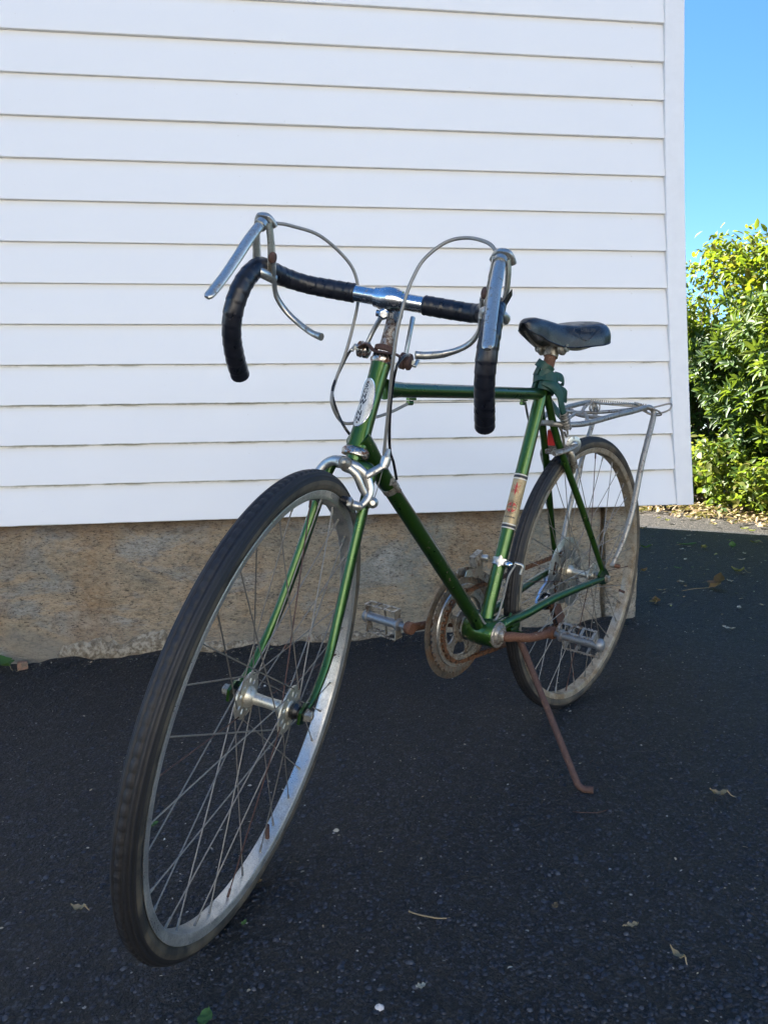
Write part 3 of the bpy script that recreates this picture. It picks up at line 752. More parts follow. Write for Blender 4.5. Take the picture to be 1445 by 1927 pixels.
# wheels ------------------------------------------------------------
def torus_y(prof, c, seg, mod=None):
    """closed profile [(r, y)] revolved round the wheel axis"""
    n = len(prof); P = np.array(prof); th = np.arange(seg)*2*math.pi/seg
    Rr = np.tile(P[:, 0], (seg, 1)); Yy = np.tile(P[:, 1], (seg, 1))
    if mod is not None: Rr = Rr+mod(seg, P)
    X = c[0]+Rr*np.cos(th)[:, None]; Zz = c[2]+Rr*np.sin(th)[:, None]
    Vv = np.stack([X, Yy+c[1], Zz], -1).reshape(-1, 3)
    I = np.arange(seg*n).reshape(seg, n); J = np.roll(I, -1, 0); I2 = np.roll(I, -1, 1); J2 = np.roll(J, -1, 1)
    return Vv, np.stack([I, J, J2, I2], -1).reshape(-1, 4)
def make_wheel(name, c, steer, rear=False):
    fn = S if steer else (lambda q: q)
    root = empty(name, UP, bike)
    def P_(nm, mb, mat, **k):
        mb.xf(fn); return mb.build(nm, mat, root, **k)
    # tyre: section circle with ribs on the shoulder and a knurled middle
    tr = .0165; rc = RW-tr; prof = []
    A = np.linspace(-math.radians(142), math.radians(142), 57)
    for k, a in enumerate(A):
        r = tr
        ad = abs(math.degrees(a))
        if 20 < ad < 64: r -= .0017 if (k % 4 == 0) else 0
        if 15 < ad < 20: r -= .0020
        if ad > 70: r -= .0006*(1+math.sin(ad*.9))*.4
        prof.append((rc+r*math.cos(a), r*math.sin(a)*.97))
    prof += [(.3165, .0098), (.3165, -.0098)]
    def mod(seg, P):
        a = np.abs(P[:, 1]); crown = ((a < .0045) & (P[:, 0] > RW-.004)).astype(float)
        row = ((np.arange(seg) % 4) < 1).astype(float)
        return -row[:, None]*crown[None]*.0018
    Vv, Q = torus_y(prof, c, 540, mod)
    Vv = (Vv-(O_ if steer else 0))@RS.T+O_ if steer else Vv
    o = quad_mesh('tyre', Vv, Q, M_tyre, root); o.data.materials.append(M_side); o.data.materials.append(M_groove)
    npf = len(prof); pi_ = np.tile(np.arange(npf), 540); ang = np.concatenate([np.abs(np.degrees(A)), [180, 180]])
    mi = (ang[pi_] > 72).astype(np.int32); sg = np.repeat(np.arange(540), npf); kk = pi_ % 4
    gro = ((ang[pi_] > 18) & (ang[pi_] < 66) & (kk == 0)) | ((ang[pi_] < 16) & (sg % 4 == 0))
    mi[gro] = 2
    o.data.polygons.foreach_set('material_index', mi)
    pr = [(.3185, .0128), (.3195, .0136), (.3185, .0141), (.3172, .0136), (.312, .0131), (.3085, .0128), (.3065, .0112), (.3058, .007), (.3060, .003), (.3060, -.003), (.3058, -.007),
          (.3065, -.0112), (.3085, -.0128), (.312, -.0131), (.3172, -.0136), (.3185, -.0141), (.3195, -.0136), (.3185, -.0128), (.3145, -.0118), (.3145, .0118)]
    Vv, Q = torus_y(pr, c, 180)
    Vv = (Vv-O_)@RS.T+O_ if steer else Vv
    o = quad_mesh('rim', Vv, Q, M_rim_r if rear else M_rim, root); o.data.set_sharp_from_angle(angle=math.radians(40))
    # hub with high flanges
    fl = .034; fr = .0355 if not rear else .034; yo = 0 if not rear else .002
    b = MB(); b.lathe([(-fl-.004, .0105), (-fl-.003, .013), (-fl+.004, .0165), (-fl+.010, .0135), (-fl+.014, .0088), (0, .0080), (fl-.014, .0088), (fl-.010, .0135), (fl-.004, .0165), (fl+.003, .013), (fl+.004, .0105)], c+V(0, yo, 0), seg=28)
    hub = P_('hub', b, M_hub)
    for s in (1, -1):
        b = MB(); seg = 54; ri, r1, r2, ro = .012, .0195, .0275, fr; vs_ = []; fs = []
        for yy in (-.0013, .0013):
            for r in (ri, r1, r2, ro):
                for k in range(seg):
                    t = 2*math.pi*k/seg; vs_.append((c[0]+r*math.cos(t), s*fl+yo+yy, c[2]+r*math.sin(t)))
        ix = lambda l, r, k: l*4*seg+r*seg+k % seg
        for k in range(seg):
            hole = (k % 6) in (2, 3)
            for r in range(3):
                if r == 1 and hole: continue
                fs.append((ix(0, r, k), ix(0, r, k+1), ix(0, r+1, k+1), ix(0, r+1, k))); fs.append((ix(1, r, k), ix(1, r+1, k), ix(1, r+1, k+1), ix(1, r, k+1)))
            fs.append((ix(0, 3, k), ix(0, 3, k+1), ix(1, 3, k+1), ix(1, 3, k)))
            if hole:
                fs.append((ix(0, 1, k), ix(0, 1, k+1), ix(1, 1, k+1), ix(1, 1, k))); fs.append((ix(0, 2, k), ix(1, 2, k), ix(1, 2, k+1), ix(0, 2, k+1)))
            if hole != (((k+1) % 6) in (2, 3)):
                fs.append((ix(0, 1, k+1), ix(1, 1, k+1), ix(1, 2, k+1), ix(0, 2, k+1)))
        b.add(vs_, fs); P_('hub_flange', b, M_hub, angle=30)
    ye = .072 if not rear else .078
    b = MB(); b.tube([c+V(0, -ye, 0), c+V(0, ye, 0)], .0045, 10); P_('axle', b, M_alloy_dirty)
    hw = .0605 if not rear else .069
    for s in (1, -1):
        b = MB(); b.lathe([(0, .0098), (.001, .0110), (.0025, .0092), (.009, .0088), (.0105, .006)], c+V(0, s*hw, 0), axis=(0, s, 0), seg=6); P_('axle_nut', b, M_alloy_dirty, angle=20)
        b = MB(); b.lathe([(0, .0105), (.006, .0125), (.012, .009)], c+V(0, s*(fl+.004)+yo, 0), axis=(0, s, 0), seg=16); P_('bearing_cone', b, M_black if not rear else M_alloy_dirty)
    # 36 spokes with their nipples
    ph = .06 if not rear else .02
    for j in range(36):
        th = 2*math.pi*(j+.5)/36+ph; s = 1 if j % 2 else -1; lead = 1 if (j//2) % 2 else -1
        ht = th+lead*math.radians(58); hr = fr-.0035
        yo2 = s*(fl+(.0022 if (j//2) % 2 else -.0022))+yo
        p0 = c+V(hr*math.cos(ht), yo2, hr*math.sin(ht)); p1 = c+V(.3055*math.cos(th), s*.0015, .3055*math.sin(th))
        d = nrm(p1-p0); pn = p1-d*.013
        wob = V(0, .0012*math.sin(j*2.1), 0)
        b = MB(); b.tube([p0, (p0+pn)/2+wob*.5, pn], .00105, 6, caps=False); b.tube([pn-d*.001, p1+d*.003], [.0019, .0021], 6)
        b.xf(fn); o = b.build('spoke', M_spoke if (j*7) % 9 else M_rust_brown, root)
        if (j*7) % 9 == 0: o['label'] = 'rusty brown spoke'
    # valve
    va = math.radians(-107 if not rear else 200); b = MB(); q = lambda r: c+V(r*math.cos(va), 0, r*math.sin(va))
    b.tube([q(.308), q(.300), q(.276)], [.0042, .0038, .0038], 10); P_('valve', b, M_rust_brown)
    return root
CF = V(WB, 0, 0)
fw = make_wheel('front_wheel', CF, True); rw = make_wheel('rear_wheel', V(0, 0, 0), False, True)

# rear sprockets and spoke protector
m = MB(); seg = 64; vs_ = []; fs = []; rr_ = [.034, .052, .074, .087]
for yy in (-.0382, -.0370):
    for r in rr_:
        for k in range(seg):
            t = 2*math.pi*k/seg; vs_.append((r*math.cos(t), yy-(.004 if r > .08 else 0), r*math.sin(t)))
ix = lambda l, r, k: l*4*seg+r*seg+k % seg
for k in range(seg):
    for r in range(3):
        if r == 1 and k % 8 < 5: continue
        fs.append((ix(0, r, k), ix(0, r, k+1), ix(0, r+1, k+1), ix(0, r+1, k))); fs.append((ix(1, r, k), ix(1, r+1, k), ix(1, r+1, k+1), ix(1, r, k+1)))
    fs.append((ix(0, 3, k), ix(0, 3, k+1), ix(1, 3, k+1), ix(1, 3, k)))
m.add(vs_, fs); part('spoke_protector', m, M_alloy)
def gear(mb, c, y, r, teeth, th=.0022, inner=.5, hgt=.004):
    n = teeth*4; vs_ = []
    for yy in (y-th/2, y+th/2):
        for rad in (0, 1):
            for k in range(n):
                t = 2*math.pi*k/n; ph = k % 4
                R_ = r*inner if rad == 0 else r+(hgt if ph in (1, 2) else 0)-(0 if ph in (1, 2) else 0)
                vs_.append((c[0]+R_*math.cos(t), yy, c[2]+R_*math.sin(t)))
    I = lambda l, q, k: l*2*n+q*n+k % n; fs = []
    for k in range(n):
        fs += [(I(0, 0, k), I(0, 0, k+1), I(0, 1, k+1), I(0, 1, k)), (I(1, 0, k), I(1, 1, k), I(1, 1, k+1), I(1, 0, k+1)), (I(0, 1, k), I(0, 1, k+1), I(1, 1, k+1), I(1, 1, k)), (I(0, 0, k), I(1, 0, k), I(1, 0, k+1), I(0, 0, k+1))]
    mb.add(vs_, fs)
for i, (r, tt) in enumerate(((.052, 28), (.045, 24), (.039, 20), (.033, 17), (.028, 14))):
    m = MB(); gear(m, (0, 0, 0), -.0405-i*.0052, r, tt, .002, .35, .0035); part('sprocket', m, M_rust_brown if i > 1 else M_alloy_dirty, angle=25)

# crankset -----------------------------------------------------------
yr = -.056
m = MB(); m.lathe([(-.0010, .103), (-.0014, .112), (-.0022, .1185), (.0006, .1195), (.0012, .112), (.0012, .103)], BB+V(0, yr-.006, 0), seg=96, closed=True)
guard = part('chain_guard_ring', m, worn('guard_chrome_brown', (.28, .235, .18), (.19, .11, .06), .85, .5, .3, .6, 18, .42, .6, .1))
m = MB(); gear(m, BB, yr, .1025, 52, .0025, .84, .0045); ring = part('chainring', m, worn('chainring_grey', (.24, .21, .17), (.14, .09, .055), .7, .2, .45, .8, 60, .44, .6, .2), angle=25)
m = MB(); m.lathe([(-.001, .078), (-.002, .089), (-.0005, .092), (.0025, .0905), (.0015, .078)], BB+V(0, yr+.003, 0), seg=80, closed=True); part('ring_lip', m, M_alloy, ring)
m = MB(); gear(m, BB, yr+.009, .0765, 38, .0025, .86, .0045); part('chainring', m, M_alloy_dirty, angle=25)
m = MB()
m.lathe([(-.002, .02), (-.002, .036), (.002, .036), (.002, .02)], BB+V(0, yr+.006, 0), seg=48, closed=True)
m.lathe([(-.002, .064), (-.002, .09), (.002, .09), (.002, .064)], BB+V(0, yr+.0035, 0), seg=72, closed=True)
for k in range(5):
    a = 2*math.pi*k/5+.5; c_, s_ = math.cos(a), math.sin(a)
    q = lambda r, w_: (BB[0]+r*c_-w_*s_, BB[2]+r*s_+w_*c_)
    m.extr([q(.030, -.011), q(.050, -.0085), q(.070, -.019), q(.070, .019), q(.050, .0085), q(.030, .011)], yr+.0025, yr+.0065)
part('chainring_spider', m, M_alloy_dirty)
m = MB(); m.lathe([(0, .0265), (.002, .0275), (.0045, .026), (.005, .021), (.008, .019), (.011, .0175)], BB+V(0, .036, 0), seg=32); m.lathe([(.011, .0135), (.018, .0125), (.020, .009)], BB+V(0, .036, 0), seg=6)
part('bearing_cup', m, M_alloy_dirty)
m = MB(); m.lathe([(0, .0265), (.003, .027), (.006, .023), (.012, .016)], BB+V(0, -.036, 0), axis=(0, -1, 0), seg=32); part('bearing_cup', m, M_alloy_dirty)
PL0 = V(.3170, .1000, -.0580); PR0 = V(.5608, -.104, -.0382)
for q, s in ((PL0, 1), (PR0, -1)):
    a = BB+V(0, s*.045, 0) if s > 0 else BB+V(0, -.066, 0)
    d = nrm(V(q[0]-BB[0], 0, q[2]-BB[2]))
    y1 = q[1]-s*.004
    m = MB(); m.tube([a-V(0, s*.01, 0), a+V(0, s*.010, 0)+d*.002, V(*(BB+d*.018))*V(1, 0, 1)+V(0, a[1]+s*.020, 0), V(*(BB+d*.045))*V(1, 0, 1)+V(0, y1-s*.006, 0), V(q[0], y1, q[2])-d*.012, V(q[0], y1, q[2])],
                     [.0105, .0105, .0100, .0092, .0092, .0105], 14, smooth=4, ref=(0, 1, 0), flat=[.0105, .0105, .0095, .0072, .0068, .0075])
    m.lathe([(-.0085, .0115), (-.006, .0135), (.006, .0135), (.0085, .0115)], V(q[0], y1, q[2]), seg=20)
    part('crank_arm', m, M_rust)
def pedal(q, s, tilt):
    """rat-trap pedal: barrel and two toothed cage plates"""
    R_ = roty(tilt); L = .100
    loc = lambda x, y, z: q+R_@V(x, 0, z)+V(0, s*y, 0)
    bar = MB(); bar.tube([loc(0, -.004, 0), loc(0, .012, 0)], .0065, 12)
    bar.lathe([(.010, .009), (.012, .0135), (.017, .0135), (.019, .0095), (L-.004, .0095), (L-.002, .0135), (L+.004, .0140), (L+.009, .010), (L+.011, .004)], q, axis=(0, s, 0), seg=20)
    root = part('pedal', bar, worn('pedal_barrel', (.26, .27, .28), (.2, .12, .08), .6, .3, .45, .7, 60, .6, .7, .15))
    for sx2 in (1, -1):
        c_ = MB(); x = sx2*.031
        n = 22
        for zz in (.0095, -.0095):
            poly = []
            y0, y1 = .016, L-.002
            for i in range(n+1):
                y = y0+(y1-y0)*i/n; poly.append((y, zz+(.0045 if zz > 0 else -.0045)-(0 if i % 2 else .0028)*(1 if zz > 0 else -1)))
            for (ya1, za1), (yb1, zb1) in zip(poly[:-1], poly[1:]):
                zi = zz-(.0015 if zz > 0 else -.0015)
                vs_ = [loc(x+dx, yy, z_) for dx in (-.0008, .0008) for yy, z_ in ((ya1, zi), (yb1, zi), (yb1, zb1), (ya1, za1))]
                c_.add(vs_, [(0, 1, 2, 3), (7, 6, 5, 4), (3, 2, 6, 7), (0, 4, 5, 1), (0, 3, 7, 4), (1, 5, 6, 2)])
        for yy in (.018, .018+(L-.022)/3, .018+2*(L-.022)/3, L-.004):
            vs_ = [loc(x+dx, yy+dy, dz) for dx in (-.0009, .0009) for dy, dz in ((-.003, -.012), (.003, -.012), (.003, .012), (-.003, .012))]
            c_.add(vs_, [(0, 1, 2, 3), (7, 6, 5, 4), (3, 2, 6, 7), (0, 4, 5, 1), (0, 3, 7, 4), (1, 5, 6, 2)])
        part('cage_plate', c_, M_alloy_dirty, root)
    for yy, hh in ((.0165, .012), (L-.002, .012), (.050, .004)):
        for sx2 in (1, -1):
            e = MB()
            vs_ = [loc(sx2*xx, yy+dy, dz*hh*(.55 if xx < .02 else 1)) for dy in (-.0009, .0009) for xx, dz in ((.008, -1), (.0315, -1), (.0315, 1), (.008, 1))]
            e.add(vs_, [(0, 1, 2, 3), (7, 6, 5, 4), (3, 2, 6, 7), (0, 4, 5, 1), (0, 3, 7, 4), (1, 5, 6, 2)])
            part('cage_end', e, M_alloy_dirty, root)
pedal(PL0+V(0, .004, 0), 1, math.radians(-52)); pedal(PR0-V(0, .012, 0), -1, math.radians(96))

# chain: links round the small ring and back to the sprocket
def chain():
    ycr, ysp = yr+.009, -.049; pts = []
    for t in np.linspace(1.72, 4.62, 26): pts.append(V(BB[0]+.0775*math.cos(-t+2*math.pi+1.2), ycr, BB[2]+.0775*math.sin(-t+2*math.pi+1.2)))
    return pts
def arc(c, r, a0, a1, n, y): return [V(c[0]+r*math.cos(t), y, c[2]+r*math.sin(t)) for t in np.linspace(math.radians(a0), math.radians(a1), n)]
J1, J2 = V(.030, 0, -.082), V(-.008, 0, -.134)
path = arc(BB, .0785, 108, -88, 40, yr+.009)+arc(J2, .017, -80, -190, 8, -.053)+arc(J1, .016, -20, 70, 6, -.052)
path += arc((0, 0, 0), .047, -20, -0, 2, -.050)
path = arc(BB, .0785, 100, -85, 40, yr+.009)+arc(J2, .018, -95, -200, 8, -.052)+arc(J1, .017, -30, 60, 5, -.052)+arc((0, 0, 0), .046, -60, 100, 18, -.0475)
path.append(path[0])
P = np.array(path); seg_ = np.linalg.norm(np.diff(P, axis=0), axis=1); cum = np.concatenate([[0], np.cumsum(seg_)]); tot = cum[-1]; nl = int(tot/.0127)
ch = MB()
for i in range(nl):
    s0, s1 = tot*i/nl, tot*(i+1)/nl
    a = V(*[np.interp(s0, cum, P[:, k]) for k in range(3)]); b = V(*[np.interp(s1, cum, P[:, k]) for k in range(3)])
    d = nrm(b-a); up = nrm(np.cross(d, V(0, 1, 0))); w_ = .0030 if i % 2 else .0042
    R_ = np.stack([d, np.cross(up, d), up], 1)
    for s in (-1, 1): ch.box((a+b)/2+R_@V(0, s*w_, 0), (.0150, .0010, .0078), R_, bev=.0)
    ch.tube([a+R_@V(0, -.005, 0), a+R_@V(0, .005, 0)], .0036, 6)
part('chain', ch, M_chain, angle=30)

# rear derailleur
m = MB(); m.extr([(x-.022, z) for x, z in [(.012, .006), (.030, -.002), (.052, -.036), (.076, -.050), (.096, -.080), (.088, -.098), (.066, -.094), (.052, -.066), (.028, -.046), (.006, -.016)]], -.082, -.076)
m.lathe([(0, .006), (.003, .005), (.004, 0)], V(.058, -.082, -.082), axis=(0, -1, 0), seg=12)
rd = part('rear_derailleur', m, simple('bright_alloy', (.72, .74, .78), .22, .9))
m = MB(); m.extr([(.045, -.06), (.062, -.074), (.058, -.098), (.030, -.102), (.012, -.080), (.022, -.062)], -.074, -.060); part('derailleur_body', m, M_chrome, rd)
for c_ in (J1, J2):
    m = MB(); gear(m, c_, -.052, .0145, 10, .003, .3, .004); part('jockey_wheel', m, M_black, rd)
m = MB(); m.extr([(.042, -.075), (.040, -.094), (.004, -.150), (-.018, -.145), (-.020, -.125), (.016, -.072)], -.0600, -.0585); m.extr([(.042, -.075), (.040, -.094), (.004, -.150), (-.018, -.145), (-.020, -.125), (.016, -.072)], -.0465, -.045)
part('derailleur_cage', m, M_rust_brown, rd)
m = MB(); m.lathe([(0, .040), (.0016, .041), (.0026, .038)], V(-.040, -.037, -.062), seg=40); 
part('protector_ring', m, M_alloy, rd)

# front derailleur with its star-edged clamp
fdc = BB+sx_*.150
m = MB(); m.lathe([(-.008, .0155), (-.007, .0175), (.007, .0175), (.008, .0155)], fdc, axis=sx_, seg=24)
q = wrap(fdc, sx_, V(1, .5, 0), .0185, [(0, 0)]+[((.017 if i % 2 else .011)*math.cos(2*math.pi*i/12), (.013 if i % 2 else .008)*math.sin(2*math.pi*i/12)) for i in range(12)], .001)
m.add(q, [(0, i+1, (i+1) % 12+1) for i in range(12)])
fd = part('front_derailleur', m, M_alloy)
m = MB()
m.lathe([(-.004, .007), (.0, .0075), (.010, .007), (.012, .005)], fdc+V(.008, .024, 0), axis=(.3, 1, 0), seg=12)
part('clamp_bolt', m, M_chrome, fd); m = MB()
m.lathe([(-.004, .007), (.0, .0075), (.012, .007), (.014, .005)], fdc+V(.006, -.030, .004), axis=(.3, -1, 0), seg=12)
part('clamp_bolt', m, M_alloy, fd); m = MB()
m.tube([fdc+V(-.01, .03, 0), fdc+V(-.022, .042, -.006), fdc+V(-.02, .040, -.024)], .004, 8, smooth=4)
part('cable_arm', m, M_alloy, fd)
m = MB(); 
for yy in (yr+.018, yr-.004): m.extr([(BB[0]-.075, .052), (BB[0]-.03, .075), (BB[0]+.015, .078), (BB[0]+.02, .064), (BB[0]-.028, .056), (BB[0]-.066, .036)], yy-.001, yy+.001)
m.extr([(BB[0]-.05, .068), (BB[0]-.02, .078), (BB[0]-.015, .10), (BB[0]-.045, .112)], yr+.002, yr+.016)
part('derailleur_plate', m, M_alloy_dirty, fd)

# saddle ---------------------------------------------------------------
def saddle():
    n = 34; m_ = 25; vs_ = []
    sp = np.linspace(0, 1, n)
    kx = [0, .04, .12, .25, .45, .62, .78, .90, .97, 1]
    wv = np.interp(sp, kx, [.007, .017, .021, .024, .036, .062, .078, .077, .062, .038])
    tz = np.interp(sp, kx, [.590, .600, .604, .603, .598, .600, .609, .614, .611, .600])
    bz = np.interp(sp, kx, [.582, .574, .567, .556, .545, .550, .556, .563, .570, .582])
    xx = .352-.285*sp
    for i in range(n):
        for j in range(m_):
            a = math.pi*j/(m_-1)             # left edge to right edge over the top
            cx = math.cos(a); sy2 = math.sin(a)
            y = wv[i]*(abs(cx)**.62)*(1 if cx > 0 else -1); z = bz[i]+(tz[i]-bz[i])*(sy2**.62)
            y *= 1-.12*(1-sy2)*0
            vs_.append((xx[i], y, z))
    A = n*m_
    # turned under edge and underside
    for i in range(n):
        for y in np.linspace(1, -1, 5): vs_.append((xx[i]*.98+.21*.02, y*wv[i]*.86, bz[i]+.006-.004*abs(y)))
    fs = [(i*m_+j, i*m_+j+1, (i+1)*m_+j+1, (i+1)*m_+j) for i in range(n-1) for j in range(m_-1)]
    for i in range(n-1):
        fs += [(A+i*5+k, A+(i+1)*5+k, A+(i+1)*5+k+1, A+i*5+k+1) for k in range(4)]
        fs += [(i*m_, (i+1)*m_, A+(i+1)*5, A+i*5), (i*m_+m_-1, A+i*5+4, A+(i+1)*5+4, (i+1)*m_+m_-1)]
    for i in (0, n-1):
        c1 = [i*m_+j for j in range(m_)]+[A+i*5+k for k in (4, 3, 2, 1, 0)]; fs.append(tuple(c1 if i else c1[::-1]))
    return vs_, fs
m = MB(); m.add(*saddle()); sad = part('saddle', m, M_saddle, angle=70)
# piping and the embossed emblem on the left flank
m = MB()
pp = [V(.345, .013, .575), V(.31, .0215, .567), V(.28, .0245, .557), V(.225, .038, .5475), V(.175, .063, .552), V(.13, .078, .558), V(.10, .077, .565), V(.078, .06, .572)]
m.tube(pp, .0016, 6, smooth=5); m.tube([q*V(1, -1, 1) for q in pp], .0016, 6, smooth=5); part('piping', m, M_saddle, sad)
m = MB()
for uvp in ([(.212, .588), (.150, .5975), (.143, .591), (.176, .566), (.186, .565), (.215, .582), (.212, .588)],):
    m.tube([V(x, np.interp(x, [.07, .13, .175, .225, .28], [.075, .0785, .064, .040, .026])*.985*(1 if z < .585 else .97)+.001, z) for x, z in uvp], .0008, 5)
part('embossed_outline', m, simple('worn_emboss', (.07, .068, .07), .6), sad)
lt = text_faces('DELUXE', .0105); m = MB()
m.add([(.180-x*1.0, np.interp(.180-x, [.07, .13, .175, .225, .28], [.075, .0785, .064, .040, .026])*.985+.0014, .5865+y) for x, y in lt[0]], lt[1])
part('embossed_lettering', m, simple('worn_emboss2', (.035, .036, .040), .6), sad)
sp0 = SC+sx_*.02
m = MB(); m.tube([sp0, SC+sx_*.112], .0127, 20); post = part('seat_post', m, M_rust)
pt = SC+sx_*.104
m = MB(); m.lathe([(-.014, .016), (.010, .016)], pt, axis=sx_, seg=20); m.tube([pt+V(0, -.034, .006), pt+V(0, .034, .006)], .006, 12)
for s in (1, -1): m.lathe([(0, .014), (.003, .0155), (.008, .0155), (.011, .012), (.012, .009), (.018, .0085)], pt+V(0, s*.020, .006), axis=(0, s, 0), seg=18)
part('saddle_clamp', m, M_alloy_dirty)
for s in (1, -1):
    m = MB(); m.tube([V(.330, s*.008, .578), V(.27, s*.020, .556), V(.225, s*.024, .549), V(.16, s*.027, .547), V(.115, s*.040, .558), V(.10, s*.050, .572)], .0035, 8, smooth=5)
    part('saddle_rail', m, M_galv, sad)

# stem, handlebar ---------------------------------------------------------
BC = O_+AX*(.14436+.08984)+.05453*V(math.sin(HTA), 0, math.cos(HTA))
q0 = HT1+AX*.026; q1 = HT1+AX*.088
m = MB(); m.tube([q0, HT1+AX*.05, q1-AX*.012, q1+AX*.002, q1+AX*.008], [.0112, .0112, .0118, .013, .009], 18)
part('stem_quill', m, M_stem, steer=2)
m = MB(); m.tube([q1-AX*.006, (q1+BC)/2+V(0, 0, .003), BC-V(.006, 0, 0)], [.0125, .0125, .0135], 16, smooth=4)
stm = part('stem_extension', m, M_chrome_worn, steer=2)
m = MB(); m.lathe([(-.023, .0140), (-.0225, .0158), (-.017, .0165), (-.011, .0188), (-.004, .0202), (.004, .0202), (.011, .0188), (.017, .0165), (.0225, .0158), (.023, .0140)], BC, seg=28); m.xf(SB_); part('stem_clamp', m, M_chrome, stm)
bq = BC+V(-.006, 0, -.024)
m = MB(); m.box(bq+V(0, 0, .006), (.014, .020, .020), bev=.003); m.tube([bq+V(0, -.018, 0), bq+V(0, .018, 0)], .0055, 12)
m.lathe([(0, .010), (.002, .0108), (.008, .0105), (.009, .008)], bq+V(.0, .010, 0), axis=(.55, .8, 0), seg=6); m.lathe([(.003, .0095), (.012, .0090), (.0135, .006)], bq+V(.006, -.003, .0), axis=(1, .2, 0), seg=6)
m.xf(SB_); part('stem_bolt', m, M_chrome, stm, angle=20)
m = MB(); m.lathe([(.008, .009), (.011, .009), (.013, .005)], q1, axis=AX, seg=6); m.xf(SB_); part('expander_bolt', m, M_chrome, stm, angle=20)
bp = .2786
fwv = V(math.cos(bp), 0, math.sin(bp)); dnv = V(math.sin(bp), 0, -math.cos(bp))
def B_(x, y, z): return BC+fwv*x+V(0, y, 0)-dnv*z
bar_half = [(0, .0, 0), (0, .055, 0), (.0, .105, 0), (.006, .140, -.001), (.030, .166, -.004), (.062, .178, -.008), (.090, .183, -.014), (.108, .187, -.034), (.118, .190, -.062), (.116, .193, -.095), (.098, .196, -.125), (.066, .199, -.150), (.028, .201, -.172)]
full = [B_(x, -y, z) for x, y, z in reversed(bar_half[1:])]+[B_(*q) for q in bar_half]
m = MB(); m.tube([B_(0, -.06, 0), B_(0, 0, 0), B_(0, .06, 0)], [.0130, .0132, .0130], 20, smooth=6)
part('handlebar', m, M_chrome, steer=2)
tape_end = None
for s in (1, -1):
    pth = [B_(x, s*y, z) for x, y, z in [(0, .056, 0)]+bar_half[2:]]
    fine = catmull(pth, 24); L_ = np.concatenate([[0], np.cumsum([np.linalg.norm(b-a) for a, b in zip(fine[:-1], fine[1:])])])
    # resample every 2 mm; the wrap laps every 15 mm
    ss = np.arange(0, L_[-1], .0022); A = np.array(fine); PP = [V(*[np.interp(t, L_, A[:, k]) for k in range(3)]) for t in ss]
    ph = (ss/.0165) % 1; rm = .0146+.0009*ph+.0003*np.sin(ss*55)
    rm[:3] = [.0128, .0150, .0158]
    endc = PP[-1]+nrm(PP[-1]-PP[-2])*.004
    PP += [PP[-1]+nrm(PP[-1]-PP[-2])*.002, endc, endc+nrm(PP[-1]-PP[-2])*.003]; rm = np.concatenate([rm, [.0150, .0128, .006]])
    m = MB(); m.tube(PP, list(rm), 18); part('handlebar_tape', m, M_tape, steer=2, angle=50)

# brake levers
def lever(s):
    Y = .181
    q = lambda x, y, z: SB_(V(x, s*y, z))
    root_m = MB()
    # bracket: two cheeks rising from the bar to the hood top
    for e in (-1, 1):
        root_m.tube([V(.888, s*(Y+e*.0115), .596), V(.893, s*(Y+e*.0125), .622), V(.903, s*(Y+e*.0115), .648), V(.911, s*(Y-.001+e*.0085), .668)], [.0125, .0120, .0095, .0085], 10, smooth=4, ref=(0, 1, 0), flat=[.0036, .0038, .0040, .0045])
    root_m.tube([V(.897, s*(Y-.013), .664), V(.905, s*(Y-.006), .6735), V(.908, s*Y, .6755), V(.905, s*(Y+.006), .6735), V(.897, s*(Y+.013), .664)], [.008, .010, .0115, .010, .008], 12, smooth=4, flat=[.005, .006, .006, .006, .005], ref=(0, 0, 1))
    root_m.tube([V(.882, s*(Y-.017), .590), V(.906, s*(Y-.012), .594), V(.914, s*Y, .597), V(.906, s*(Y+.014), .594), V(.882, s*(Y+.019), .590)], .0055, 8, smooth=4, ref=(0, 0, 1), flat=.008)
    o = part('brake_lever', root_m, M_alloy, steer=2)
    # blade
    b = MB(); b.tube([V(.914, s*(Y-.001), .6655), V(.926, s*(Y+.0005), .655), V(.944, s*(Y+.004), .634), V(.962, s*(Y+.008), .608), V(.980, s*(Y+.013), .582), V(.997, s*(Y+.018), .560), V(1.006, s*(Y+.020), .550), V(1.0095, s*(Y+.021), .546)],
                     [.0080, .0084, .0088, .0088, .0086, .0086, .0080, .005], 14, smooth=5, ref=(1, 0, .7), flat=[.0068, .0064, .0058, .0052, .0046, .0042, .0040, .003])
    b.xf(SB_); part('lever_blade', b, M_alloy, o)
    b = MB(); b.tube([V(.914, s*(Y-.001), .6655), V(.920, s*(Y-.0005), .660)], .0097, 14); b.xf(SB_); part('lever_collar', b, M_alloy, o)
    b = MB(); b.lathe([(0, .0085), (.003, .009), (.007, .0075), (.0085, .004)], V(.897, s*(Y-.013), .6200), axis=(0, -s, 0), seg=16)
    b.xf(SB_); part('pivot_screw', b, M_rust_brown, o)
    # auxiliary lever under the bar top
    b = MB(); b.tube([V(.898, s*(Y-.0195), .613), V(.886, s*(Y-.0180), .590), V(.872, s*(Y-.019), .5665), V(.858, s*(Y-.034), .545), V(.856, s*(Y-.062), .528), V(.868, s*(Y-.087), .520), V(.876, s*(Y-.105), .5175)],
                     [.0080, .0078, .0064, .0060, .0058, .0058, .0062], 12, smooth=6, ref=(0, 1, .2), flat=[.0030, .0030, .0036, .0044, .0048, .0048, .0056])
    b.xf(SB_); part('extension_lever', b, M_alloy, o)
    return o
lever(1); lever(-1)
